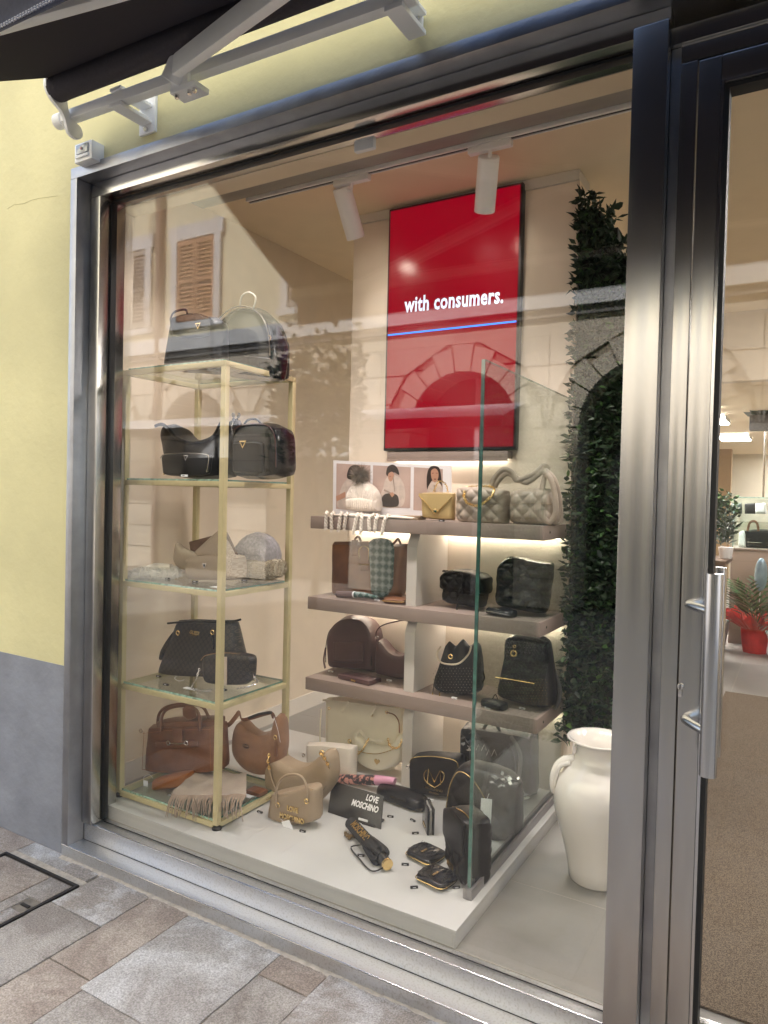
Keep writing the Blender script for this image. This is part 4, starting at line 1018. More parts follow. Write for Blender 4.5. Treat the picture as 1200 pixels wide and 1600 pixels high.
for L_ in ([(223, 1146), (270, 1141), (329, 1140)], [(222, 1202), (270, 1207), (328, 1205)], [(225, 1142), (222, 1202)], [(328, 1138), (329, 1204)]): a.tube('stitching', L_, .0011, COGNAC, dy=-.0015, seg=4)
a = Item('hobo_bag', 'brown suede hobo bag with an oval badge and thick strap on the lowest glass shelf', 'handbag', 398, 1214, .62, L5)
a.body([(360, 1150), (364, 1132), (372, 1128), (384, 1140), (400, 1148), (418, 1142), (424, 1122), (430, 1118), (434, 1130)], [(357, 1170), (362, 1190), (378, 1208), (400, 1216), (418, 1212), (430, 1198), (436, 1170)], .10, SUEDE, e=.7, k=6)
a.tube('strap', [(345, 1136, -.02), (358, 1132, -.01), (370, 1118, .0), (374, 1112, .02), (378, 1124, .02), (392, 1122, .02), (412, 1116, .03), (424, 1114, .04), (428, 1122, .05)], .011, BROWN, flat=.35, seg=10)
a.tube('strap_end', [(388, 1122, .01), (405, 1116, .02), (425, 1113, .03)], .006, INK, flat=.4)
bm = bmesh.new(); p = a.P(384, 1166, -.001); ball(bm, p, .020, 16, (1, .22, .55)); a.part('oval_badge', bm, mat('dark_bronze_badge', (.10, .055, .04), .35, .4))
a.text('GUESS', .011, mat('bronze', (.3, .2, .14), .3, .8), 384, 1166, dy=-.0065)
ring(a, 430, 1152, .009, .0022, GOLD, dy=-.004)
a.tube('fob', [(430, 1158, -.004), (430, 1168, -.006), (431, 1182, -.004)], .008, BROWN, taper=(.5, 1), seg=8)
a.tube('tag_cord', [(428, 1120, .0), (434, 1140, -.01), (438, 1160, -.01)], .0009, PAPER, seg=4)
a = Item('wallet', 'flat orange-brown wallet with a white tag on the lowest glass shelf', 'wallet', 260, 1235, .37, L5, rz=R(8))
a.body([(236, 1220), (262, 1215), (284, 1213)], [(236, 1236), (262, 1235), (284, 1233)], .10, COGNAC, e=.5, k=8)
p = a.P(232, 1220, -.01); bx('paper_tag', PAPER, a.root, p.x-.016, p.x+.01, p.y-.001, p.y, p.z-.02, p.z+.006); a.tube('tag_cord', [(228, 1222, -.012), (229, 1212, -.012), (236, 1209, -.012), (241, 1215, -.01)], .001, PAPER, seg=4)
# fringed scarf hanging over the corner
a = Item('scarf', 'taupe wool scarf with long fringe draped over the front edge of the lowest glass shelf', 'scarf', 318, 1262, .242, L5)
bm = bmesh.new(); nx, ny = 36, 16; g = []
cTL, cTR, cBR, cBL = Vector((-2.285, .47, L5+.05)), Vector((-2.10, .58, L5+.045)), Vector((-2.03, .30, L5+.03)), Vector((-2.30, .235, L5+.018))
wl = atz(302, 1205, L5+.04); wr = atz(385, 1207, L5+.045); wbl = at(268, 1242, .235); wbr = at(385, 1243, .30)
for i in range(nx+1):
    row = []
    for j in range(ny+1):
        u_, v_ = i/nx, j/ny
        p = wl.lerp(wr, u_).lerp(Vector(wbl).lerp(wbr, u_), v_); p.z += .005*math.sin(u_*14+v_*2)+.004*math.sin(v_*9+u_*5)
        row.append(bm.verts.new(p-a.root.location))
    g.append(row)
for i in range(nx):
    for j in range(ny): bm.faces.new((g[i][j], g[i+1][j], g[i+1][j+1], g[i][j+1]))
bmesh.ops.recalc_face_normals(bm, faces=bm.faces); bmesh.ops.solidify(bm, geom=bm.faces[:], thickness=.010); a.part('scarf_cloth', bm, WOOL)
bm = bmesh.new(); rn = random.Random(9)
for k in range(75):
    u_ = (k+.5)/75; s_ = Vector(wbl).lerp(wbr, u_); ln = rn.uniform(.055, .10); dx = rn.uniform(-.02, .02)
    tube(bm, [s_-a.root.location, s_-a.root.location+Vector((dx*.3, -.016, -.006-ln*.25)), s_-a.root.location+Vector((dx, -.020+rn.uniform(-.006, .004), -ln))], .0026, seg=5, n=7, taper=(1, .6))
a.part('fringe', bm, WOOL, kind='stuff')
a = Item('wallet', 'folded brown wallet with white label on the lowest glass shelf beside the fringe', 'wallet', 392, 1235, .52, L5)
bm = bmesh.new(); box(bm, -.03, .05, 0, .06, .001, .02, .005); a.part('case', bm, BROWN)
bx('paper_tag', PAPER, a.root, -.035, .02, -.03, -.002, .001, .003)
price(266, 1243, L5, 'on the lowest glass shelf before the orange-brown wallet', 15); price(402, 1236, L5, 'on the lowest glass shelf under the suede hobo bag', 5)

# ---------------------------------------------------------------- top greige shelf
A1, A2, A3, PZ = SZ[0]+.0005, SZ[1]+.0005, SZ[2]+.0005, .1405
# picture board with three fashion photographs
pic = Item('picture_board', 'white card board with three fashion photographs of a woman leaning on the top shelf', 'picture', 610, 806, 1.30, A1)
bq = [(521, 719), (705, 728), (706, 808), (520, 804)]
bm = bmesh.new(); q = pic.Gs(bq); prism(bm, q, 0, .004); pic.part('board', bm, mat('board_white_card', (.80, .78, .80), .6, var=.02), smooth=False)  # plain white card board
def flat(name, pts, m, d):
    q = pic.Gs(pts)
    if len(q) > 4: q = [(p.x, p.z) for p in sm([(a_, 0, b_) for a_, b_ in q], 36, True)]
    bm = bmesh.new(); prism(bm, q, -d-.0006, -d); pic.part(name, bm, m, smooth=False)
PK = mat('photo_rose_backdrop', (.52, .38, .33), .6, var=.15, scale=6); SKIN = mat('photo_skin', (.50, .27, .18), .6); HAIR = mat('photo_dark_hair', (.03, .018, .015), .6); COAT = mat('photo_cream_coat', (.60, .50, .44), .6, var=.2, scale=30)
for qd in (((526, 724), (579, 727), (578, 797), (525, 795)), ((583, 727), (642, 730), (641, 794), (582, 792)), ((647, 730), (692, 733), (692, 800), (646, 797))): flat('photo_print', qd, PK, .0004)
flat('print_coat', [(536, 757), (545, 747), (557, 745), (570, 750), (577, 770), (576, 796), (530, 794), (530, 775)], COAT, .0012)
flat('print_hair', [(544, 748), (545, 733), (552, 727), (561, 728), (566, 738), (567, 750)], HAIR, .0020)
flat('print_skin', [(525, 776), (540, 768), (540, 777), (527, 783)], SKIN, .0020)
flat('print_coat', [(599, 762), (603, 748), (611, 743), (622, 744), (631, 757), (633, 778), (626, 792), (596, 791), (590, 786)], COAT, .0012)
flat('print_hair', [(604, 742), (606, 730), (614, 726), (621, 731), (624, 742), (616, 738), (611, 744)], HAIR, .0020)
flat('print_skin', [(607, 741), (613, 737), (616, 743), (612, 752), (608, 750)], SKIN, .0026)
flat('print_bag', [(598, 776), (606, 771), (618, 772), (623, 778), (621, 791), (597, 790)], HAIR, .0026)
flat('print_hair', [(668, 765), (667, 745), (671, 731), (679, 728), (687, 732), (690, 750), (690, 768), (684, 750), (674, 752)], HAIR, .0012)
flat('print_coat', [(667, 770), (672, 756), (680, 752), (689, 757), (692, 770), (692, 799), (664, 797)], COAT, .0018)
flat('print_skin', [(674, 736), (680, 732), (685, 737), (685, 747), (680, 754), (675, 748)], SKIN, .0024)

LIP = mat('photo_lip_brow', (.16, .05, .04), .6)
for pts in ([(675.2, 739.4), (678.6, 738.6), (678.6, 739.4), (675.4, 740.4)], [(681.4, 738.7), (684.4, 739.2), (684.3, 740.0), (681.4, 739.5)], [(678.0, 748.0), (682.4, 748.0), (681.4, 749.6), (679.0, 749.6)], [(609, 744.4), (611.5, 744.2), (611.5, 744.9), (609, 745.1)]): flat('print_feature', pts, LIP, .0032)
for pts in ([(614, 746), (615.2, 746), (618, 768), (616.8, 768)], [(601, 764), (612, 770), (611, 772), (600, 767)], [(553, 768), (554, 768), (556, 790), (555, 790)], [(678, 758), (681, 758), (682, 780), (680, 780)]): flat('print_fold', pts, mat('photo_fold_tone', (.34, .26, .22), .6), .0030)
flat('print_skin', [(609, 771), (614, 769), (617, 773), (613, 777)], SKIN, .0034)
a = Item('beanie', 'cream ribbed beanie with a fur pompom standing before the fashion photographs', 'hat', 560, 800, 1.19, A1)
bm = body(a.Gs([(537, 790), (538, 768), (547, 755), (560, 750), (573, 756), (583, 770), (584, 790)]), a.Gs([(538, 794), (548, 797), (560, 798), (572, 799), (584, 796)]), .10, e=.9, k=4, nu=70, nw=28)
for v in bm.verts: v.co.y += .0025*math.sin(v.co.x*520)
a.part('knit_crown', bm, WOOLW)
bm = body(a.Gs([(536, 778), (560, 776), (585, 780)]), a.Gs([(537, 796), (560, 799), (585, 799)]), .125, e=.6, k=5, nu=70, y0=-.012)
for v in bm.verts: v.co.y += .0025*math.sin(v.co.x*520)
a.part('knit_brim', bm, WOOLW)
c = a.P(563, 743, .03); rr_ = .048
fur(bmp := bmesh.new(), lambda r_: (lambda d: (c+d*.012, d))(Vector((r_.gauss(0, 1), r_.gauss(0, 1), r_.gauss(0, 1))).normalized()), .055, .0016, 1400, random.Random(8)); a.part('fur_pompom', bmp, FURG)
a = Item('scarf', 'cream knitted scarf with thick knotted braid tassels hanging over the top shelf edge', 'scarf', 560, 802, 1.036, A1)
a.part('scarf_cloth', body([(-.20, .012), (-.05, .02), (.08, .016), (.20, .020), (.30, .012)], [(-.20, .001), (0, .001), (.30, .001)], .13, e=.8, k=4, crease=.003), WOOLW)
rn = random.Random(12)
for k, u in enumerate((508, 519, 531, 541, 555, 565, 578, 588, 600)):
    t0 = a.P(u+rn.uniform(0, 8), 799+(u-508)*.05, .01); t1 = a.P(u+rn.uniform(-2, 4), 803+(u-508)*.09, -.016); t2 = a.P(u+rn.uniform(-3, 3), 824+(u-508)*.05+rn.uniform(-3, 3), -.014)
    bm = bmesh.new()
    for ph_ in (0, 3.14):
        pts = []
        for i in range(26):
            s_ = i/25; p = (t0.lerp(t1, s_/.3) if s_ < .3 else t1.lerp(t2, (s_-.3)/.7)); an = ph_+s_*16
            pts.append(p+Vector((math.cos(an)*.0048, math.sin(an)*.0048, 0)))
        tube(bm, pts, .0055, seg=6, smooth=False)
    ball(bm, t2, .0105, 8)
    for _ in range(9):
        d = Vector((rn.uniform(-.010, .010), rn.uniform(-.008, .004), -rn.uniform(.014, .024))); tube(bm, [t2, t2+d*.6, t2+d], .0022, seg=4, n=4)
    a.part('braided_tassel', bm, WOOLW)
a = Item('wallet', 'flat beige wallet lying on the top shelf between the braided scarf and the gold clutch', 'wallet', 632, 812, 1.07, A1)
bm = bmesh.new(); box(bm, -.075, .07, 0, .09, 0, .010, .004); box(bm, -.05, .075, .012, .10, .0105, .020, .004); a.part('case', bm, TAUPE)
a = Item('clutch_bag', 'small pale gold envelope clutch with a V flap and jewelled clasp on the top shelf', 'handbag', 682, 813, 1.09, A1)
a.body([(655, 770), (680, 769), (707, 770)], [(657, 809), (680, 812), (706, 813)], .06, GOLDL, e=.35, k=8)
bm = bmesh.new(); prism(bm, a.Gs([(655, 771), (707, 772), (707, 776), (683, 801), (678, 801), (655, 775)]), -.006, -.001); a.part('flap', bm, GOLDL, smooth=False)
a.tube('flap_trim', [(655, 775), (668, 789), (680, 801), (694, 789), (707, 776)], .0022, GOLD, dy=-.008)
ring(a, 680, 799, .010, .0035, GOLD, dy=-.010, name='clasp'); bm = bmesh.new(); ball(bm, a.P(680, 799, -.011), .006, 10); a.part('clasp_stone', bm, mat('dark_green_stone', (.01, .06, .04), .1, coat=1))
a.chain('chain_strap', [(700, 770, .03), (697, 758, .03), (690, 752, .03), (684, 754, .03), (678, 768, .02)], GOLD)
price(690, 815, A1, 'on the top shelf before the gold clutch', 2)
Q1 = (50, .009)
a = Item('shoulder_bag', 'grey-taupe quilted flap bag with a gold chain heaped on top on the top shelf', 'handbag', 745, 818, 1.06, A1)
a.body([(709, 768), (725, 763), (755, 764), (776, 768), (784, 772)], [(708, 812), (722, 817), (745, 819), (768, 820), (783, 819)], .15, TAUPEQ, e=.4, k=9, quilt=Q1, nu=84, nw=76)
a.body([(709, 762), (730, 760), (760, 761), (784, 766)], [(710, 788), (730, 792), (758, 793), (782, 792)], .155, TAUPEQ, name='flap', e=.5, k=9, quilt=Q1, nu=84, nw=64, y0=-.007)
a.chain('chain_strap', [(726, 768, -.012), (728, 784, -.016), (742, 790, -.018), (755, 786, -.018), (768, 775, -.018), (772, 764, -.0), (764, 760, .03), (745, 760, .04), (730, 762, .03), (724, 774, -.014), (734, 788, -.018), (750, 790, -.02), (763, 779, -.02)], GOLD, ll=.017, r=.0024)
a = Item('backpack', 'large grey-taupe quilted soft bag with ribbed knotted straps on the top shelf', 'backpack', 828, 820, 1.10, A1)
a.body([(793, 768), (806, 764), (830, 762), (850, 764), (862, 775)], [(790, 812), (800, 819), (828, 821), (850, 822), (866, 818)], .20, TAUPEQ, e=.5, k=7, quilt=(44, .009), nu=80, nw=70)
for k, pts in enumerate(([(766, 768, .05), (772, 748, .04), (786, 734, .03), (800, 738, .03), (806, 750, .03), (818, 748, .03), (836, 740, .03), (850, 728, .05), (858, 734, .06)],
                         [(770, 770, .08), (778, 752, .07), (792, 740, .06), (806, 746, .05), (822, 754, .03), (838, 744, .03), (852, 732, .04)],
                         [(848, 736, .02), (860, 748, -.0), (867, 772, -.01), (868, 800, -.01), (858, 816, -.0), (846, 800, .0), (846, 770, .02), (852, 742, .04)],
                         [(852, 734, .04), (866, 750, .02), (874, 780, .02), (873, 806, .03), (866, 818, .04)])):
    a.tube('ribbed_strap', pts, .0125, TAUPEQ, flat=.55, seg=10)
a.tube('seam', [(793, 790, -.004), (828, 786, -.007), (862, 788, -.006)], .0012, TAUPE)

# ---------------------------------------------------------------- middle greige shelf
a = Item('tote_bag', 'open brown leather tote with a gold buckle strap on the middle shelf', 'handbag', 570, 934, 1.17, A2)
a.body([(512, 847), (545, 847), (580, 849), (629, 851)], [(514, 931), (545, 934), (580, 935), (618, 935)], .13, BROWN2, e=.22, k=20, dt=.7, crease=.0015)
a.body([(547, 844), (557, 844)], [(547, 869), (557, 869)], .008, BROWN2, name='handle_tab', y0=.01)
a.body([(563, 846), (576, 846)], [(563, 892), (576, 892)], .01, BROWN2, name='buckle_strap', y0=-.006)
a.tube('handle', [(554, 850, .02), (555, 842, .02), (560, 838, .03), (564, 846, .03)], .006, BROWN2)
a.tube('handle', [(612, 852, .03), (618, 846, .03), (622, 842, .04), (626, 850, .06)], .006, BROWN2)
a.tube('buckle', [(562, 872, -.012), (561, 860, -.012), (568, 853, -.012), (576, 858, -.012), (576, 874, -.012)], .003, GOLD); a.tube('buckle_bar', [(560, 882, -.012), (578, 882, -.012)], .0028, GOLD)
a = Item('scarf', 'dark green silk scarf with white diamond pattern draped down the front of the brown tote', 'scarf', 597, 934, 1.148, A2)
a.body([(575, 848), (582, 842), (598, 841), (610, 846), (614, 858)], [(578, 925), (586, 932), (596, 934), (606, 928), (612, 915)], .022, GREENS, e=.6, k=6, nu=40, crease=.004)
a.tube('scarf_edge', [(609, 846), (615, 868), (612, 900), (606, 928)], .003, GREENS, dy=-.004, flat=.5)
a = Item('umbrella', 'short rolled brown and green patterned umbrella lying before the brown tote', 'umbrella', 558, 937, 1.085, A2)
a.part('rolled_cloth', T([a.P(527, 928, .02), a.P(553, 929, .018)], .016, seg=16, smooth=False), PLUM)
a.part('rolled_print', T([a.P(555, 929, .016), a.P(570, 930, .012), a.P(590, 934, .008)], .016, seg=16, taper=(1, .55)), GREENS)
a.part('band', T([a.P(553, 929, .018), a.P(555, 929, .017)], .0168, seg=16, smooth=False), PAPER)
a = Item('wallet', 'brown zip-round wallet lying flat on the middle shelf left of the divider', 'wallet', 614, 941, 1.075, A2, rz=R(14))
a.part('case', body([(-.055, .026), (0, .03), (.06, .028)], [(-.055, .003), (0, .001), (.06, .003)], .095, e=.6, k=6), BROWN2)
a.part('zip', T([Vector((-.054, .045, .014)), Vector((-.05, .004, .013)), Vector((.05, .002, .014)), Vector((.059, .045, .014))], .0022, seg=6), GOLD)
price(589, 939, A2, 'on the middle shelf before the rolled patterned umbrella', 0, True)
a = Item('shoulder_bag', 'small black quilted flap bag with a chain and hanging tassel on the middle shelf', 'handbag', 718, 950, 1.15, A2)
a.body([(690, 896), (705, 894), (735, 896), (752, 902)], [(686, 938), (700, 944), (725, 948), (746, 952)], .15, BLACKL, e=.35, k=10, quilt=(54, .008), nu=80, nw=70)
a.body([(684, 900), (697, 892), (725, 892), (756, 904)], [(683, 920), (700, 926), (728, 930), (756, 930)], .16, BLACKL, name='flap', e=.6, k=8, quilt=(54, .008), nu=80, nw=60, y0=-.010)
a.chain('chain_strap', [(692, 892, .04), (712, 894, .0), (721, 898, -.022), (722, 915, -.024), (716, 925, -.024)], INK, ll=.016, r=.0024)
a.tube('hanging_strap', [(722, 900, -.02), (722, 925, -.026), (715, 940, -.022), (714, 953, -.02)], .004, BLACKL); a.part('clasp', B(*(lambda p: (p.x-.014, p.x+.014, -.024, -.019, p.z-.010, p.z+.010))(a.P(712, 928)), bev=.003), INK)
a = Item('shoulder_bag', 'large glossy black quilted flap bag at the right end of the middle shelf', 'handbag', 805, 960, 1.13, A2)
a.body([(776, 886), (790, 880), (820, 882), (850, 890)], [(768, 940), (780, 950), (810, 956), (842, 962)], .20, BLACKP, e=.4, k=9, quilt=(38, .011), nu=84, nw=76)
a.body([(774, 884), (786, 873), (800, 872), (825, 877), (852, 882)], [(770, 915), (790, 924), (815, 929), (846, 932)], .215, BLACKP, name='flap', e=.6, k=8, quilt=(38, .011), nu=84, nw=64, y0=-.012)
a.chain('chain_strap', [(790, 874, .06), (800, 871, .04), (812, 874, .03), (826, 878, .05)], INK, ll=.016, r=.0026)
a = Item('wallet', 'black glossy wallet lying flat before the large quilted bag on the middle shelf', 'wallet', 775, 960, 1.06, A2, rz=R(-14))
a.part('case', body([(-.07, .030), (0, .036), (.07, .030)], [(-.075, .003), (0, .001), (.075, .003)], .085, e=.6, k=5), BLACKP); a.part('zip', T([Vector((-.068, .0, .018)), Vector((0, -.001, .019)), Vector((.07, .0, .016))], .002, seg=6), SILVER)
price(768, 960, A2, 'on the middle shelf before the black glossy wallet', -10, True)

# ---------------------------------------------------------------- lowest greige shelf
a = Item('backpack', 'plum leather backpack with rounded top and studded front pocket on the lowest shelf', 'backpack', 545, 1046, 1.28, A3)
a.body([(508, 1010), (512, 985), (525, 968), (545, 963), (565, 968), (577, 985), (581, 1012)], [(508, 1042), (520, 1047), (545, 1049), (565, 1050), (580, 1052)], .14, PLUM, e=.4, k=12)
a.body([(521, 1003), (545, 1001), (568, 1003)], [(521, 1034), (545, 1036), (569, 1036)], .02, PLUM, name='front_pocket', y0=-.012, e=.3, k=16)
a.tube('piping', [(509, 1035), (510, 1005), (518, 982), (545, 970), (570, 981), (579, 1005), (580, 1040)], .0025, BLACKL, dy=.012)
a.studs([(525, 1004+i*4) for i in range(7)]+[(565, 1006+i*4) for i in range(6)]+[(530+i*3.2, 1031) for i in range(12)]+[(524, 1030), (527, 1027), (524, 1027), (527, 1030), (564, 1031), (567, 1028), (564, 1028), (567, 1031)], SILVER, dy=-.014)
a.tube('shoulder_strap', [(509, 1012, .12), (506, 1030, .10), (508, 1044, .05)], .006, PLUM, flat=.4)
a = Item('hobo_bag', 'plum leather hobo bag with studs and arched strap on the lowest shelf', 'handbag', 612, 1060, 1.25, A3)
a.body([(585, 1018), (588, 1000), (594, 1003), (606, 1018), (622, 1024), (640, 1018), (650, 1004), (655, 1010)], [(581, 1050), (588, 1056), (605, 1060), (625, 1063), (645, 1062), (655, 1056)], .10, PLUM, e=.5, k=8)
a.tube('strap', [(589, 1002, .05), (588, 988, .05), (596, 978, .05), (615, 972, .05), (636, 970, .05), (650, 985, .05), (652, 1004, .05)], .0035, PLUM)
a.studs([(586, 1016), (587, 1030), (589, 1043), (593, 1005), (600, 1014), (607, 1020)]+[(612+i*2.6, 1053+(.2*i)) for i in range(8)]+[(617, 1050), (619, 1047)], SILVER)
ring(a, 589, 996, .008, .002, SILVER, dy=.04)
a = Item('wallet', 'long plum wallet lying flat before the plum backpack on the lowest shelf', 'wallet', 552, 1066, 1.075, A3, rz=R(-8))
bm = bmesh.new(); box(bm, -.105, .10, 0, .10, .001, .024, .004); a.part('case', bm, PLUM); bm = bmesh.new()
for i in range(16): ball(bm, (-.09+i*.012, .085, .0245), .0018, 5)
for i in range(8): ball(bm, (.088, .012+i*.009, .0245), .0018, 5)
a.part('studs', bm, SILVER, kind='stuff'); a.part('clasp', B(-.015, .015, -.003, 0, .006, .016, bev=.001), GOLD)
price(608, 1064, A3, 'on the lowest shelf before the plum hobo bag', 2, True); price(517, 1050, A3, 'on the lowest shelf left of the long plum wallet', 2, True)
def dotgrid(it, uv0, du, dv, nu_, nv_, keep=lambda u, v: True, m=SILVER, dy=-.001, r=.002):
    L_ = []
    for j in range(nv_):
        for i in range(nu_):
            u = uv0[0]+du*(i+.5*(j % 2)); v = uv0[1]+dv*j+u*.0
            if keep(u, v): L_.append((u, v))
    it.studs(L_, m, r=r, dy=dy)
a = Item('bucket_bag', 'black studded drawstring bucket bag with a pale rope handle on the lowest shelf', 'handbag', 705, 1088, 1.12, A3)
a.body([(685, 1020), (690, 1006), (700, 1014), (712, 1003), (722, 1014), (734, 1006), (741, 1022)], [(667, 1076), (680, 1085), (705, 1090), (728, 1091), (742, 1084)], .17, BLACKL, e=.6, k=5, dt=.45, crease=.004)
dotgrid(a, (672, 1044), 5.2, 4.3, 14, 10, lambda u, v: 672+abs(v-1090)*.12 < u < 740, dy=-.0005)
a.tube('rope_handle', [(689, 1010, -.0), (683, 1022, -.02), (688, 1034, -.035), (702, 1038, -.045), (718, 1036, -.045), (732, 1022, -.03), (736, 1010, -.0)], .0042, mat('pale_rope', (.6, .52, .40), .6)); ring(a, 704, 1026, .010, .003, GOLD, dy=-.025, name='charm')
a.tube('shoulder_strap', [(738, 1025, .08), (750, 1040, .10), (757, 1058, .10), (752, 1068, .09)], .004, BLACKL)
for u in (676, 687): a.tube('drawstring', [(690, 1035, -.02), (u+4, 1060, -.012), (u, 1084, -.008)], .0014, BLACKL, seg=4); a.part('cord_end', T([a.P(u, 1082, -.008), a.P(u, 1088, -.008)], .0028, seg=8, smooth=False), GOLD)
a = Item('backpack', 'black studded backpack with gold heart clasp at the right end of the lowest shelf', 'backpack', 812, 1105, 1.14, A3)
a.body([(785, 1010), (792, 994), (815, 992), (842, 1000), (850, 1006)], [(769, 1088), (785, 1098), (812, 1106), (845, 1112), (862, 1110)], .18, BLACKL, e=.4, k=8, dt=.5)
a.body([(786, 1000), (800, 994), (830, 998), (850, 1006)], [(784, 1030), (802, 1036), (826, 1038), (852, 1040)], .10, BLACKP, name='flap', e=.5, k=8, y0=-.006)
dotgrid(a, (774, 1062), 4.6, 4.2, 20, 10, lambda u, v: u > 772+(1096-v)*.12 and u < 856 and v < 1090+(u-780)*.25, dy=-.001, m=GOLD, r=.0019)
dotgrid(a, (788, 1000), 4.2, 4.0, 4, 7, dy=-.008, r=.0018); dotgrid(a, (820, 1004), 4.2, 4.0, 5, 5, dy=-.008, r=.0018)
a.tube('pocket_zip', [(774, 1058, -.004), (800, 1062, -.006), (835, 1068, -.006)], .0025, GOLD)
ring(a, 803, 1021, .013, .0045, GOLD, dy=-.014, name='heart_clasp'); ring(a, 804, 1010, .006, .0025, GOLD, dy=-.012, name='clasp_loop')
a.tube('shoulder_strap', [(852, 1010, .12), (862, 1040, .12), (874, 1075, .10), (872, 1095, .08), (866, 1108, .06)], .012, BLACKL, flat=.4)
a = Item('wallet', 'black wallet with a small top loop lying before the studded backpack', 'wallet', 765, 1104, 1.045, A3, rz=R(-12))
a.part('case', body([(-.06, .032), (0, .036), (.06, .030)], [(-.062, .003), (0, .001), (.062, .003)], .075, e=.5, k=6), BLACKL); a.part('loop', T([Vector((-.02, .05, .03)), Vector((-.01, .06, .055)), Vector((.005, .06, .03))], .0022, seg=6), BLACKL)
price(710, 1092, A3, 'on the lowest shelf before the studded bucket bag', -5, True); price(762, 1107, A3, 'on the lowest shelf before the black looped wallet', -5, True); price(816, 1108, A3, 'on the lowest shelf before the studded backpack', -8, True)

# ---------------------------------------------------------------- podium
a = Item('tote_bag', 'large cream leather shopper with knotted handle tabs standing on the podium under the shelves', 'handbag', 562, 1192, 1.17, PZ)
a.body([(502, 1094), (530, 1092), (575, 1097), (626, 1106)], [(504, 1182), (530, 1188), (575, 1192), (622, 1196)], .11, CREAM, e=.3, k=16, dt=.6)
a.tube('handle', [(505, 1094, .01), (540, 1097, .0), (580, 1102, .0), (625, 1107, .01)], .006, CREAM)
for p1, p2 in (((533, 1112), (545, 1096)), ((578, 1118), (588, 1102))): a.tube('handle_knot', [(*p1, -.014), (*p2, -.008)], .0075, CREAM, flat=.5)
for q in ((514, 1107), (581, 1117), (604, 1113)): ring(a, *q, .007, .002, GOLD, dy=-.008)
a.tube('strap', [(604, 1113, -.008), (616, 1117, -.008), (623, 1128, -.004), (624, 1145, -.004)], .003, BROWN2); a.tube('strap', [(502, 1108, .03), (500, 1140, .03), (500, 1176, .02)], .0035, CREAM)
a = Item('clutch_bag', 'plain pale beige flap bag standing on the podium behind the taupe hobo bag', 'handbag', 512, 1218, .98, PZ)
a.body([(475, 1163), (510, 1164), (549, 1169)], [(476, 1214), (510, 1218), (547, 1222)], .08, IVORY, e=.3, k=14)
bm = bmesh.new(); ball(bm, a.P(505, 1180, -.004), .012, 12, (1.5, .4, .6)); a.part('clasp', bm, SILVER)
ring(a, 474, 1180, .008, .0025, SILVER, dy=.03)
a = Item('crescent_bag', 'cream crescent shoulder bag with gold chain links and a heart badge on the podium', 'handbag', 589, 1208, 1.10, PZ)
a.body([(548, 1160), (552, 1146), (558, 1152), (575, 1166), (592, 1169), (608, 1164), (622, 1148), (629, 1152)], [(549, 1178), (556, 1193), (570, 1203), (589, 1208), (608, 1203), (621, 1192), (628, 1170)], .085, CREAM, e=.7, k=6)
a.tube('zip', [(551, 1172, -.002), (589, 1178, -.010), (626, 1166, -.004)], .0018, GOLD)
a.chain('chain_strap', [(557, 1180, -.006), (566, 1172, -.012), (576, 1154, -.01)], GOLD, ll=.016, r=.0022); a.chain('chain_strap', [(606, 1154, -.004), (610, 1166, -.01), (622, 1168, -.010), (628, 1156, -.006)], GOLD, ll=.016, r=.0022)
a.tube('strap', [(555, 1150, .01), (562, 1142, .01), (575, 1155, .0), (600, 1158, .0)], .0075, CREAM, flat=.5); ring(a, 546, 1158, .009, .003, GOLD, dy=.03)
hp = a.P(589, 1190, -.005); bm = bmesh.new(); hs = []
for k in range(24):
    t_ = 2*math.pi*k/24; hs.append((hp.x+.0010*16*math.sin(t_)**3, hp.z+.0010*(13*math.cos(t_)-5*math.cos(2*t_)-2*math.cos(3*t_)-math.cos(4*t_))))
prism(bm, hs, hp.y-.002, hp.y+.002); a.part('heart_badge', bm, GOLDL, smooth=False)
a.tube('heart_outline', [((0), 0, 0)]*0 or [(589, 1190, -.006), (589, 1190, -.0061)], .001, GOLD)
a = Item('folded_scarf', 'rolled floral scarf with a pink end lying behind the black display card', 'scarf', 566, 1226, .93, PZ)
a.part('scarf_roll', T([a.P(516, 1218, .03), a.P(550, 1218, .03), a.P(588, 1219, .03)], .024, seg=14), mat('multicolour_floral_silk', (.62, .30, .25), .5, col2=(.06, .05, .06), scale=40, thr=(.46, .54)))
a.part('scarf_end', T([a.P(588, 1219, .03), a.P(612, 1220, .03), a.P(617, 1221, .03)], .024, seg=14, taper=(1, .7)), mat('pink_silk', (.72, .36, .52), .5))
price(645, 1283, PZ, 'on the podium under the long black pouch', -20); 
a = Item('hobo_bag', 'taupe crescent hobo bag with gold chain ends standing on the podium beside the stand', 'handbag', 462, 1260, .62, PZ)
a.body([(409, 1215), (414, 1184), (421, 1178), (432, 1188), (452, 1198), (474, 1197), (492, 1184), (504, 1175), (512, 1190)], [(408, 1230), (418, 1246), (440, 1257), (465, 1262), (490, 1257), (506, 1240), (514, 1215)], .12, TAUPE, e=.6, k=7)
a.chain('chain_end', [(421, 1178, -.002), (419, 1190, -.006), (421, 1202, -.006)], GOLD, ll=.018, r=.0026); a.chain('chain_end', [(500, 1176, -.002), (509, 1188, -.004), (514, 1200, -.002)], GOLD, ll=.018, r=.0026)
a.tube('strap', [(421, 1202, -.008), (424, 1218, -.012), (431, 1236, -.014), (432, 1246, -.014)], .0055, TAUPE, flat=.5)
ring(a, 503, 1176, .010, .003, GOLD, dy=-.004)
a.tube('zip', [(424, 1184, .05), (450, 1202, .05), (475, 1201, .05), (500, 1182, .05)], .002, GOLD)
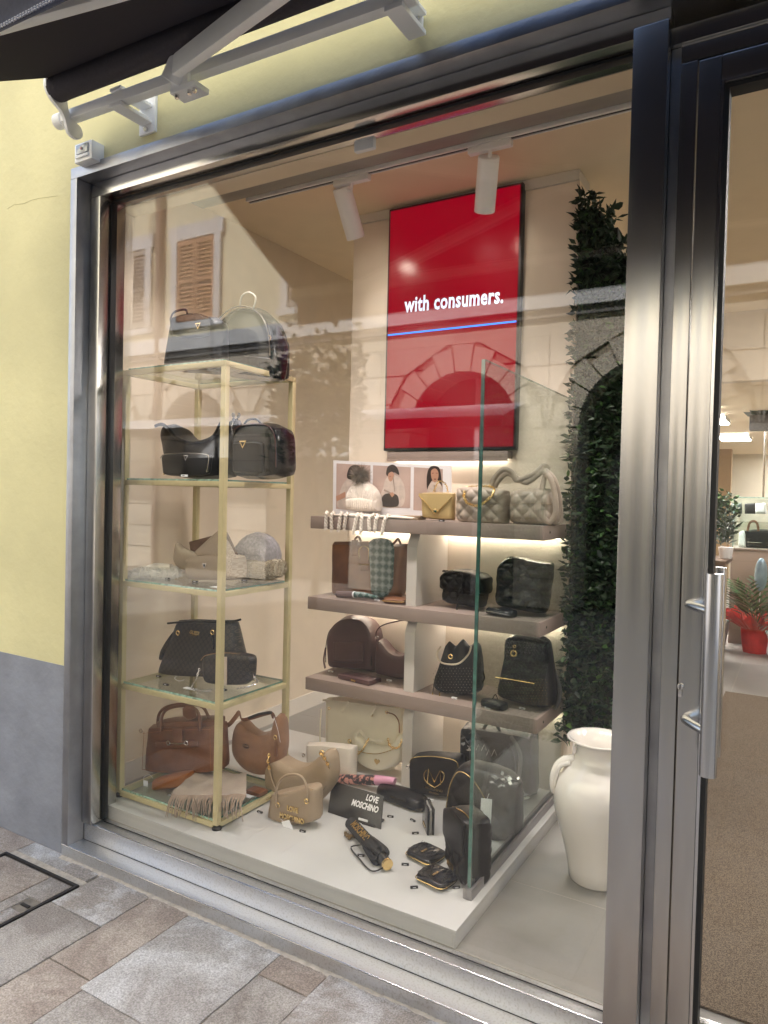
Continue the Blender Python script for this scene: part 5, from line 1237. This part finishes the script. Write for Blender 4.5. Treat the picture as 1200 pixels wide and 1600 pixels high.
a.tube('seam', [(414, 1240, .004), (440, 1248, -.002), (466, 1250, -.004), (494, 1244, -.001), (510, 1228, .006)], .0013, MATS['suede_seam'] if 'suede_seam' in MATS else mat('suede_seam', (.20, .14, .09), .6), seg=4)
a = Item('mini_bag', 'small taupe bowling bag with raised gold LOVE MOSCHINO letters and white tag on the podium', 'handbag', 455, 1296, .45, PZ)
a.body([(418, 1244), (430, 1239), (455, 1234), (480, 1229), (490, 1236)], [(413, 1286), (418, 1294), (450, 1293), (478, 1290), (491, 1284)], .09, TAUPE, e=.4, k=7)
a.tube('handle', [(434, 1262, -.004), (431, 1246, -.004), (434, 1226, .0), (445, 1213, .0), (460, 1210, .0), (472, 1215, .0), (479, 1230, .0), (480, 1252, -.004)], .0055, TAUPE, seg=10)
for q in ((434, 1258), (479, 1252)): ring(a, *q, .010, .0026, GOLD, dy=-.007)
a.tube('zip', [(416, 1250, .01), (440, 1240, .01), (488, 1234, .01)], .002, GOLD)
a.part('side_tail', body(a.Gs([(407, 1284), (416, 1286), (428, 1290)]), a.Gs([(407, 1294), (416, 1300), (428, 1299)]), .05, e=.7, k=4), TAUPE)
a.text('LOVE', .031, GOLD, 457, 1265, dy=-.004, bold=.0012, sx=.78, ext=.002, rot=(R(90), R(-1), 0)); a.text('MOSCHINO', .031, GOLD, 456, 1279, dy=-.006, bold=.0012, sx=.78, ext=.002, rot=(R(90), R(-1), 0))
swing_tag(a, [(440, 1284), (452, 1281), (461, 1303), (449, 1309)], -.022, [(438, 1279), (443, 1284)])
price(473, 1300, PZ, 'on the podium right of the small taupe bowling bag', 10); price(406, 1270, PZ, 'on the podium left of the small taupe bowling bag', 0)
# black display card
cd_ = Item('display_card', 'black tilted display card printed LOVE MOSCHINO in white on the podium', 'display card', 552, 1288, .64, PZ)
q4 = [Vector(at(519, 1220, .72)), Vector(at(597, 1229, .70)), Vector(at(595, 1288, .63)), Vector(at(512, 1280, .64))]
for v in q4: v -= cd_.root.location
q4[1] = q4[0]+(q4[2]-q4[3])
q4[3].z = q4[2].z = .001; q4[1] = q4[0]+(q4[2]-q4[3])
ex = (q4[2]-q4[3]).normalized(); ez = (q4[0]-q4[3]); ez = (ez-ex*ez.dot(ex)).normalized(); nn = ex.cross(ez)
bm = bmesh.new(); f_ = [bm.verts.new(v) for v in q4]; k_ = [bm.verts.new(v-nn*.004) for v in q4]; bm.faces.new(f_); bm.faces.new(k_[::-1])
for i in range(4): bm.faces.new((f_[i], k_[i], k_[(i+1) % 4], f_[(i+1) % 4]))
bmesh.ops.recalc_face_normals(bm, faces=bm.faces)
cd_.part('card', bm, mat('satin_black_card', (.012, .012, .013), .35, coat=.2), smooth=False)
rt = Matrix((ex, ez, nn)).transposed()
er = rt.to_euler()
def on_card(fx, fz): return q4[3]*(1-fx)*(1-fz)+q4[2]*fx*(1-fz)+q4[0]*(1-fx)*fz+q4[1]*fx*fz+nn*.0012
WT = mat('white_print', (.75, .76, .78), .5)
text('LOVE', .036, WT, cd_.root, on_card(.80, .80), rot=er, ext=.0003, bold=.0010, sx=.72); text('MOSCHINO', .036, WT, cd_.root, on_card(.68, .52), rot=er, ext=.0003, bold=.0012, sx=.72)
cd_.part('price_slot', B(.03, .075, -.008, -.002, .012, .020), PAPER, smooth=False)
cd_.part('base_foot', B(.05, .115, -.012, .07, .0, .008, bev=.001), mat('satin_black_card', (.012, .012, .013), .35))
# folded umbrella
um = Item('umbrella', 'folded black umbrella with gold MOSCHINO letters and gold tip lying on the podium', 'umbrella', 552, 1284, .62, PZ)
A_ = atz(548, 1286, PZ+.03)-um.root.location; B_ = atz(592, 1335, PZ+.03)-um.root.location; D_ = atz(604, 1349, PZ+.026)-um.root.location
um.part('folded_canopy', T([A_, A_.lerp(B_, .35), A_.lerp(B_, .75), B_], .030, seg=14, taper=(.85, .95)), BLACKC)
dd = (B_-A_).normalized(); sd = dd.cross(Vector((0, 0, 1))).normalized()
for k in range(7):
    an = 2*math.pi*k/7; r0 = Vector(sd)*math.cos(an)+Vector((0, 0, 1))*math.sin(an)
    um.part('canopy_pleat', T([A_.lerp(B_, .62)+r0*.026, B_+r0*.033, B_+dd*.028+r0*.022], .010, seg=6, taper=(.6, 1)), BLACKC)
um.part('handle', T([B_+dd*.02, D_], .020, seg=16, smooth=False), INK); um.part('gold_cap', T([D_, D_+(D_-B_).normalized()*.012], .0215, seg=20, smooth=False), GOLD)
um.part('wrist_loop', T([D_+Vector((0, 0, -.01)), D_-sd*-.03+Vector((-.02, -.02, -.02)), A_.lerp(B_, .9)-Vector((.05, .045, .022)), A_.lerp(B_, .6)-Vector((.05, .04, .022)), A_.lerp(B_, .62)-Vector((.02, .02, .01))], .0028, seg=6), BLACKC)
tdir = dd; up_ = Vector((0, -.55, .83)); up_ = (up_-tdir*up_.dot(tdir)).normalized(); yv = up_.cross(tdir)
rtm = Matrix((tdir, yv, up_)).transposed().to_euler()
text('MOSCHINO', .040, GOLD, um.root, A_.lerp(B_, .46)+up_*.0305, rot=rtm, ext=.0006, bold=.0010, sx=.72)
bm = bmesh.new(); rn = random.Random(2)
p = atz(545, 1308, PZ+.006)-um.root.location
for k in range(5): box(bm, -.012, .012, -.006, .006, -.004, .004, .001, mtx=Matrix.Translation(p+Vector((rn.uniform(-.03, .03), rn.uniform(-.02, .02), .002*k))) @ Matrix.Rotation(rn.uniform(0, 3), 4, 'Z'))
um.part('tag_bundle', bm, mat('dull_brass_tag', (.25, .17, .08), .4, .6)); price(564, 1338, PZ, 'on the podium left of the folded black umbrella', 20)
# long pouch, camera bag, standing wallet
a = Item('pouch', 'long black pouch with a small gold crest lying on the podium behind the display card', 'pouch', 628, 1262, .86, PZ, rz=R(-9))
a.part('pouch_body', body([(-.17, .05), (-.02, .062), (.09, .05)], [(-.17, .004), (0, .001), (.10, .004)], .10, e=.6, k=8, db=1.15), BLACKL)
text('MOSCHINO', .016, GOLD, a.root, Vector((-.02, -.001, .040)), rot=(R(70), 0, 0), bold=.0004, ext=.001)
a = Item('camera_bag', 'black camera bag with a large gold heart-shaped M emblem standing on the podium', 'handbag', 677, 1248, 1.03, PZ)
a.body([(638, 1196), (642, 1183), (660, 1179), (690, 1181), (712, 1184), (717, 1196)], [(638, 1230), (642, 1240), (665, 1246), (695, 1249), (712, 1246)], .10, BLACKL, e=.35, k=9)
a.tube('zip', [(640, 1192), (646, 1184), (675, 1182), (710, 1188), (716, 1200)], .002, GOLD, dy=.006); ring(a, 637, 1198, .008, .0025, SILVER, dy=.03)
a.tube('heart_emblem', [(667, 1203), (663, 1209), (664, 1218), (672, 1226), (679, 1230)], .0028, GOLD, dy=-.003); a.tube('heart_emblem', [(690, 1205), (694, 1210), (692, 1220), (685, 1227), (679, 1230)], .0028, GOLD, dy=-.003)
a.tube('letter_m', [(668, 1224), (670, 1201), (679, 1222), (688, 1203), (689, 1226)], .0040, GOLD, dy=-.004, smooth=False)
a.text('MOSCHINO', .017, GOLD, 678, 1233, dy=-.004, bold=.0006); a.text('BOUTIQUE', .010, GOLD, 678, 1239, dy=-.005)
price(673, 1251, PZ, 'on the podium before the black camera bag', -5, True)
a = Item('wallet', 'black wallet standing half open on end on the podium between pouch and backpack', 'wallet', 663, 1300, .73, PZ, rz=R(-52))
a.part('cover', B(-.055, .055, 0, .010, .001, .115, bev=.004), BLACKP); a.part('cover', B(-.055, .055, .022, .032, .001, .112, bev=.004), BLACKP)
a.part('card_pages', B(-.050, .050, .011, .021, .004, .105, bev=.001), mat('grey_lining', (.30, .29, .28), .6)); a.part('gold_bar', B(-.03, .02, -.002, 0, .018, .026), GOLD, smooth=False)
price(649, 1303, PZ, 'on the podium before the standing black wallet', 40); price(610, 1252+25, PZ, 'on the podium right of the black display card', 20)
def qwallet(u, v, y, rz, lb):
    a = Item('wallet', lb, 'wallet', u, v, y, PZ, rz=rz); b = body([(-.065, .028), (0, .031), (.065, .028)], [(-.065, .004), (0, .001), (.065, .004)], .12, e=.5, k=8)
    a.part('case', b, BLACKP)
    bm = bmesh.new()
    for i in range(5):
        for s_ in (-1, 1): tube(bm, [Vector((-.055+i*.028-.03*s_ if False else max(-.058, min(.058, -.056+i*.028-.02*s_)), .015, .0312)), Vector((max(-.058, min(.058, -.056+i*.028+.02*s_)), .105, .0312))], .0011, seg=4, smooth=False)
    a.part('quilt_seams', bm, BLACKC, kind='stuff')
    a.part('zip', T([Vector((-.064, .06, .015)), Vector((-.058, .004, .014)), Vector((.0, -.001, .014)), Vector((.058, .004, .014)), Vector((.066, .06, .015)), Vector((.060, .116, .015))], .0022, seg=6), GOLD)
    a.part('name_plate', B(-.005, .004, .03, .065, .0312, .0335), GOLD, smooth=False)
qwallet(650, 1347, .47, R(-14), 'small black quilted zip wallet lying on the podium, the one farther from the window')
qwallet(668, 1388, .34, R(-10), 'small black quilted zip wallet lying on the podium, the one nearest the window')
price(633, 1352, PZ, 'on the podium left of the farther quilted wallet', 30); price(647, 1388, PZ, 'on the podium left of the nearest quilted wallet', 40); price(713, 1388, PZ, 'on the podium at the foot of the black box bag', 45)
# black group by the partition
a = Item('backpack', 'big black backpack with knotted handles standing behind the glass partition', 'backpack', 775, 1252, 1.22, PZ)
a.body([(714, 1142), (722, 1134), (745, 1136), (790, 1142), (822, 1150), (826, 1160)], [(712, 1232), (735, 1246), (770, 1252), (805, 1254), (830, 1250)], .17, BLACKL, e=.35, k=9, crease=.002)
a.body([(735, 1160), (745, 1150), (780, 1154), (798, 1165), (806, 1190)], [(735, 1235), (750, 1244), (775, 1248), (800, 1240), (808, 1225)], .05, BLACKL, name='front_panel', y0=-.035, e=.6, k=4)
a.tube('handle', [(755, 1140, .03), (762, 1130, .03), (775, 1132, .03), (782, 1144, .03)], .008, mat('grey_nylon_handle', (.12, .12, .12), .5), flat=.5)
a.tube('handle', [(742, 1138, -.0), (740, 1150, -.03), (752, 1156, -.04)], .008, BLACKP, flat=.5); a.tube('shoulder_strap', [(798, 1150, -.03), (812, 1175, -.04), (812, 1205, -.04), (806, 1225, -.03)], .010, mat('grey_nylon_handle', (.12, .12, .12), .5), flat=.3)
for sd_, (u, v) in enumerate(((752, 1168), (768, 1176))):
    a.tube('crest_line', [(u-8, v+4, -.04), (u-4, v-5, -.042), (u, v+5, -.042), (u+5, v-5, -.042), (u+8, v+4, -.04)], .0026, SILVER, smooth=False)
rn = random.Random(21)
def crumple(it, u, v, w_, h_, dy, n_, m, name):
    bm = bmesh.new()
    for _ in range(n_):
        p = it.P(u+rn.uniform(-w_, w_), v+rn.uniform(-h_, h_), dy+rn.uniform(-.01, .01)); q = Vector((rn.uniform(-1, 1), rn.uniform(-.5, .5), rn.uniform(-.7, .7)))*.022
        r_ = Vector((rn.uniform(-1, 1), rn.uniform(-.5, .5), rn.uniform(-.7, .7)))*.014
        vs = [bm.verts.new(p), bm.verts.new(p+q), bm.verts.new(p+q+r_), bm.verts.new(p+r_*1.2)]; bm.faces.new(vs)
    it.part(name, bm, m, smooth=False)
FOIL = mat('silver_foil_ribbon', (.75, .75, .76), .25, .7, var=.1)
crumple(a, 728, 1160, 9, 14, -.03, 26, FOIL, 'silver_ribbon'); crumple(a, 812, 1240, 12, 10, -.06, 22, FOIL, 'silver_ribbon')
a = Item('backpack', 'black quilted backpack with a gold zip and white hanging tag beside the glass partition', 'backpack', 755, 1322, .80, PZ)
a.body([(695, 1245), (702, 1215), (716, 1200), (745, 1203), (780, 1215), (803, 1235)], [(690, 1285), (700, 1305), (740, 1322), (775, 1324), (804, 1312)], .16, BLACKL, e=.55, k=6, quilt=(42, .008), nu=76, nw=70)
a.tube('zip', [(697, 1262, -.0), (703, 1228, -.0), (716, 1206, -.004), (736, 1216, -.01), (756, 1245, -.012), (765, 1275, -.012)], .0024, GOLD)
a.body([(700, 1290), (725, 1285), (760, 1290)], [(698, 1312), (725, 1322), (760, 1326)], .06, BLACKL, name='lower_pocket', y0=-.05, e=.6, k=5)
crumple(a, 790, 1220, 18, 8, -.03, 26, FOIL, 'silver_ribbon')
swing_tag(a, [(752, 1247), (769, 1249), (767, 1288), (750, 1286)], -.075, [(764, 1240), (761, 1248)])
a.text('LOVE', .009, INK, 759, 1279, dy=-.077, bold=.0004, sx=.8); a.text('MOSCHINO', .009, INK, 759, 1283, dy=-.077, bold=.0004, sx=.8)
a = Item('shoulder_bag', 'upright black box bag with a gold name plate at the front corner of the podium', 'handbag', 712, 1388, .43, PZ, rz=R(-40))
a.part('bag_body', body([(-.115, .20), (-.10, .235), (0, .245), (.06, .235)], [(-.11, .01), (-.06, .003), (0, .0), (.06, .003)], .12, e=.35, k=9, quilt=(52, .007), nu=60, nw=80), BLACKL)
a.part('flap', body([(-.115, .225), (-.05, .25), (.06, .24)], [(-.115, .13), (-.03, .10), (.062, .12)], .02, e=.6, k=8, y0=-.012), BLACKL)
a.part('name_plate', B(-.05, .0, -.016, -.013, .045, .064), GOLD, smooth=False)
a.part('zip', T([Vector((-.105, .03, .23)), Vector((0, .03, .25)), Vector((.06, .03, .24))], .0022, seg=6), GOLD)

# white ceramic vase on the floor
vz = thing('floor_vase', 'tall glossy white ceramic vase with a moulded handle on the grey floor', 'vase', (-.655, .86, FZ))
vt = at(925, 1150, .86).z-FZ; Hh = vt
prof = [(0, 0), (.128, 0), (.134, .01), (.140, .08), (.168, .22), (.205, .36), (.222, .46), (.222, .52), (.205, .60), (.165, .66), (.128, .70), (.113, .735), (.112, .77), (.125, .80), (.155, .822), (.162, .828), (.158, .836), (.145, .830), (.118, .80), (.105, .77), (.100, .72), (.10, .5), (0, .48)]
k_ = Hh/.836
bm = bmesh.new(); lathe(bm, [(r_*.80*k_**.5 if False else r_*.78, z*k_) for r_, z in prof], 64); link('vessel', bm, mat('white_glazed_ceramic', (.86, .82, .79), .10, var=.05, scale=6, coat=1, bump=.03, bscale=12), vz, smooth='all')
def vp(a_, r_, z): return Vector((math.cos(a_)*r_*.78, math.sin(a_)*r_*.78, z*k_))
for a0 in (R(205), R(25)):
    link('moulded_handle', T([vp(a0, .125, .70), vp(a0, .17, .69), vp(a0, .205, .655), vp(a0+.04, .226, .60), vp(a0+.06, .228, .54), vp(a0+.03, .218, .50)], .016, seg=10, taper=(1.1, .7)), MATS['white_glazed_ceramic'], vz, smooth='all')
    link('handle_rope', T([vp(a0+.16, .15, .685), vp(a0+.14, .20, .665), vp(a0+.13, .215, .60), vp(a0+.13, .224, .54)], .009, seg=8, taper=(1.1, .5)), MATS['white_glazed_ceramic'], vz, smooth='all')

# leafy wall panel
fp = thing('foliage_panel', 'tall dark green artificial foliage panel on the wall right of the display', 'foliage panel', (-.66, 1.46, FZ))
Xa, Xb = -.955, -.42
def topz(x): return 2.95 if x < -.86 else (2.86 if x < -.78 else (2.72 if x < -.68 else 2.62))
for k, (xa_, xb_) in enumerate(((-.955, -.86), (-.86, -.78), (-.78, -.68), (-.68, -.42))):
    zt = topz((xa_+xb_)/2)-.05; bx('backing_board', mat('dark_backing', (.010, .014, .010), .9), fp, xa_+.66+.001, xb_+.66, -.03, .06, .36, zt-FZ)
rn = random.Random(33); lm = [leafmesh('leaf', m_, ln_, wd_, b_) for m_, ln_, wd_, b_ in ((LEAF, .075, .04, .35), (LEAF2, .065, .042, .3), (LEAF, .095, .022, .3), (LEAFG, .06, .055, .2), (LEAF3, .055, .035, .3))]
def leafpos(r_):
    while True:
        x = r_.uniform(Xa-.01, Xb); z = r_.uniform(.40, 3.0)
        if z < topz(x)+.02: return Vector((x+.66, -.035-r_.uniform(0, .05), z-FZ))
for k in range(290):
    p = leafpos(rn); w_ = 0 if p.z > 1.9 else 1
    me = rn.choice(lm[:3] if p.z > 1.75 else (lm[0], lm[0], lm[1], lm[2], lm[2], lm[4], lm[3])) if True else 0
    o = bpy.data.objects.new('leaf', me); C.objects.link(o); o.parent = fp; o.location = p
    o.rotation_euler = (R(rn.uniform(-10, 75)), R(rn.uniform(-70, 70)), R(rn.uniform(-60, 60))); o.scale = (.8,)*3
bm = bmesh.new()
for k in range(7600):
    p = leafpos(rn); p.y += .02*rn.random()
    M_ = Matrix.Translation(p) @ Euler((R(rn.uniform(0, 120)), R(rn.uniform(-80, 80)), R(rn.uniform(-80, 80)))).to_matrix().to_4x4()
    addleaf(bm, M_, rn.uniform(.028, .065), rn.uniform(.012, .03), 1 if (rn.random() < (.04 if p.z > 1.7 else .16)) else 0)
for k in range(150):
    p = Vector((Xa+.66+rn.uniform(-.02, .01), rn.uniform(-.06, .03), rn.uniform(.4, 2.85)-FZ)); addleaf(bm, Matrix.Translation(p) @ Euler((R(rn.uniform(-40, 60)), R(rn.uniform(-120, -10)), 0)).to_matrix().to_4x4(), rn.uniform(.022, .045), .02, 0)
link('small_leaves', bm, [LEAF, LEAF2], fp, kind='stuff')

# ---------------------------------------------------------------- deep in the shop, seen through the door
ct = thing('counter', 'brown-grey shop counter block beyond the entrance mat', 'counter', (.6, 6.7, FZ))
pl('block', mat('brown_counter_laminate', (.27, .20, .155), .45, var=.05), ct, -.655, 2.2, 6.42, 7.0, FZ, 1.075, .002); pl('top', SHELF, ct, -.665, 2.21, 6.41, 7.01, 1.076, 1.09, .001)
cs = thing('glass_case', 'glass display case standing on the counter', 'display case', (.6, 6.7, 1.09)); l = cs.location
pl('pane', GLASS_IN, cs, -.64, 2.18, 6.43, 6.436, 1.092, 1.62); pl('pane', GLASS_IN, cs, -.64, -.634, 6.437, 6.98, 1.092, 1.62); pl('pane', GLASS_IN, cs, -.633, 2.18, 6.437, 6.98, 1.36, 1.366)
for z in (1.625,): pl('edge', GEDGE2, cs, -.645, 2.18, 6.425, 6.437, z-.006, z+.004); pl('edge', GEDGE2, cs, -.645, -.636, 6.4372, 6.98, z-.006, z+.004)
pl('edge', GEDGE2, cs, -.645, -.638, 6.424, 6.431, 1.092, 1.618)
pl('case_back', mat('pale_case_back', (.70, .66, .56), .6, var=.25, scale=5), cs, -.62, 2.18, 6.97, 6.98, 1.094, 1.61)  # pale, unevenly toned back board of the case
a = Item('handbag', 'black and white handbag with arched handle inside the glass case on the counter', 'handbag', 1180, 857, 6.6, 1.091)
a.body([(1163, 829), (1185, 827), (1206, 828)], [(1158, 855), (1180, 857), (1208, 857)], .2, BLACKL, e=.3, k=12); a.body([(1154, 832), (1160, 829), (1165, 834)], [(1153, 855), (1160, 856), (1166, 856)], .14, PAPER, name='white_end', y0=-.02, e=.5)
a.tube('handle', [(1168, 830), (1171, 818), (1177, 814), (1183, 818), (1185, 830)], .012, BROWN); a.tube('studs_row', [(1168, 847), (1190, 848)], .004, SILVER, dy=-.01)
for k, (u, m_, lb) in enumerate(((1150, LEAFG, 'grey folded scarf on the upper pane'), (1188, PAPER, 'white box on the upper pane'), (1172, BLACKC, 'black pouch on the upper pane'))):
    a = Item('small_goods', lb+' of the glass case', 'goods', u, 803, 6.6, 1.367); a.body([(u-9, 787), (u+8, 786)], [(u-9, 803), (u+9, 803)], .15, m_, name='goods_body', e=.5)
a = Item('pouch', 'red pouch inside the glass case right of the black and white handbag', 'pouch', 1198, 845, 6.75, 1.091); a.body([(1190, 834), (1198, 828), (1210, 832)], [(1190, 846), (1210, 850)], .1, mat('red_leather', (.45, .03, .03), .4), e=.6)
dk = thing('desk', 'dark brown desk edge beside the leafy indoor tree', 'desk', (-.8, 5.2, FZ))
pz_ = at(1120, 875, 5.0).z
pl('desk_top', mat('dark_brown_wood', (.13, .075, .045), .4, var=.2), dk, -1.6, at(1134, 885, 4.9).x, 4.9, 5.6, pz_-.04, pz_, .003); pl('desk_front', mat('dark_brown_wood', (.13, .075, .045), .4), dk, -1.6, at(1132, 885, 4.9).x, 4.95, 5.0, FZ+.40, pz_-.041, .002)
pl('desk_leg', CHROME, dk, at(1128, 900, 5).x-.04, at(1128, 900, 5).x, 4.96, 5.5, FZ, FZ+.399, .002)
def plant_tree(name, lb, x, y, z, h, rad, n, mi):
    t = thing(name, lb, 'plant', (x, y, z)); rn = random.Random(int(x*100)); link('trunk', T([(0, 0, 0), (.02, 0, h*.4), (-.01, 0, h*.62)], .014, taper=(1.2, .7)), BARK, t, smooth=True)
    bm = bmesh.new()
    for _ in range(n):
        d = Vector((rn.gauss(0, 1), rn.gauss(0, 1), rn.gauss(0, 1))).normalized()*rad*rn.random()**.45; addleaf(bm, rmat(rn, Vector((d.x, d.y, h*.76+d.z*1.15)), 1.6), .06, .035, rn.choice((0, 0, 1)))
    link('crown', bm, [LEAF, LEAF2], t, kind=None); return t
tp = at(1117, 815, 6.0)
t = plant_tree('indoor_tree', 'leafy green indoor fig tree left of the glass case', tp.x, 6.0, FZ, 1.78, .24, 620, 0)
bm = bmesh.new(); lathe(bm, [(0, 0), (.13, 0), (.17, .28), (.16, .29), (.15, .26), (0, .26)], 24); link('pot', bm, mat('grey_plant_pot', (.25, .25, .25), .6), t, smooth=True)
t = thing('potted_plant', 'small dark-leaved pot plant under the fig tree on the desk', 'plant', (at(1134, 860, 5.3).x, 5.3, pz_+.001)); bm = bmesh.new(); lathe(bm, [(0, 0), (.05, 0), (.065, .1), (0, .1)], 16); link('pot', bm, PAPER, t, smooth=True)
bm = bmesh.new(); rn = random.Random(5)
for _ in range(60):
    a_ = rn.uniform(0, 6.28); addleaf(bm, Matrix.Translation((math.cos(a_)*.07*rn.random(), math.sin(a_)*.06, .1+rn.random()*.25)) @ Euler((rn.uniform(-1, 1), rn.uniform(-1, 1), a_)).to_matrix().to_4x4(), .12, .03, rn.choice((0, 1)))
link('leaves', bm, [LEAF, LEAFG], t)
# palm in red wrap
pm = thing('potted_palm', 'green palm in a red tissue-wrapped pot with white ribbon on the shop floor', 'plant', (at(1179, 1018, 6.05).x, 6.05, FZ))
REDW = mat('red_tissue_wrap', (.62, .04, .03), .45, var=.25, scale=12)
bm = bmesh.new(); lathe(bm, [(0, 0), (.105, 0), (.125, .12), (.135, .24), (.12, .26), (0, .26)], 28)
for v in bm.verts: v.co.x *= 1+.05*math.sin(math.atan2(v.co.y, v.co.x)*9); v.co.y *= 1+.05*math.sin(math.atan2(v.co.y, v.co.x)*9)
link('wrapped_pot', bm, REDW, pm, smooth=True)
bm = bmesh.new(); n = 48; r0 = [bm.verts.new((math.cos(2*math.pi*k/n)*.13, math.sin(2*math.pi*k/n)*.13, .24)) for k in range(n)]
r1 = [bm.verts.new((math.cos(2*math.pi*k/n)*(.30+.06*math.sin(k*1.9)), math.sin(2*math.pi*k/n)*(.30+.06*math.sin(k*1.9)), .36+.05*math.sin(k*2.7)+(.03 if k > n/4 and k < 3*n/4 else 0))) for k in range(n)]
for k in range(n): bm.faces.new((r0[k], r0[(k+1) % n], r1[(k+1) % n], r1[k]))
link('tissue_skirt', bm, REDW, pm, smooth=True)
rn = random.Random(17)
for k in range(18):
    an = 2*math.pi*k/18+rn.uniform(-.2, .2); ln = rn.uniform(.45, .8); el_ = rn.uniform(.5, 1.3); bm = bmesh.new(); pts = []
    for i in range(9):
        s_ = i/8; r_ = ln*s_*math.cos(el_)*(1+.25*s_); z = .25+ln*math.sin(el_)*s_-.32*ln*s_*s_*(1.5-el_*.5); pts.append(Vector((math.cos(an)*r_, math.sin(an)*r_, z)))
    tube(bm, pts, .0035, seg=4, smooth=False, taper=(1, .3)); sd_ = Vector((-math.sin(an), math.cos(an), 0))
    for i in range(2, 9):
        for s2 in (-1, 1):
            p = pts[i]; t_ = (pts[min(i+1, 8)]-pts[i-1]).normalized(); tip = p+(t_*.9+sd_*s2*.75+Vector((0, 0, -.25))).normalized()*.17; w3 = t_*.012
            q = [bm.verts.new(p-w3), bm.verts.new(p.lerp(tip, .5)+w3*1.3), bm.verts.new(tip), bm.verts.new(p.lerp(tip, .5)-w3*1.3)]; bm.faces.new(q)
    link('frond', bm, rn.choice((LEAF2, LEAF, LEAF2)), pm)
link('white_ribbon', T([(.10, -.13, .25), (.13, -.16, .17), (.12, -.15, .05), (.14, -.17, .01)], .012, flat=.2, seg=6), PAPER, pm, smooth=True)
bl_ = thing('feather_leaf', 'pale blue feather-shaped leaf among the palm leaves', 'feather_leaf', (at(1189, 898, 6.2).x, 6.2, at(1189, 898, 6.2).z)); bm = bmesh.new(); ball(bm, (0, 0, 0), .10, 18, (.6, .3, 1.7)); link('leaf_blade', bm, mat('pale_blue_leaf', (.30, .42, .52), .2, .3, var=.3, scale=12), bl_, smooth=True); link('leaf_stalk', T([(0, 0, -.14), (-.02, .08, -.5)], .004, seg=6), PAPER, bl_)  # feather-shaped leaf built as a flattened ball on a stalk
hp_ = Item('hanging_planter', 'grey basket planter with variegated leaves standing on the glass case', 'plant', 1187, 672, 6.6, 1.626)
pz0 = at(1187, 672, 6.6).z-1.626; pt0 = at(1187, 643, 6.6).z-1.626
bm = bmesh.new(); box(bm, -.10, .20, -.02, .14, pz0*1, pz0+.16, .008); hp_.part('basket', bm, mat('dark_grey_wicker', (.07, .065, .065), .8, var=.5, scale=60, bump=.6)); 
hp_.part('basket_stand', T([(.05, .06, 0), (.05, .06, pz0)], .012, seg=10, smooth=False), SILVER)
bm = bmesh.new(); rn = random.Random(8)
for k in range(34): addleaf(bm, Matrix.Translation((rn.uniform(-.06, .17), .05, pz0+.15)) @ Euler((rn.uniform(-.9, .9), rn.uniform(-1.1, 1.1), 0)).to_matrix().to_4x4(), rn.uniform(.16, .30), .07, rn.choice((0, 1)))
hp_.part('leaves', bm, [LEAF, LEAFG], smooth=False)
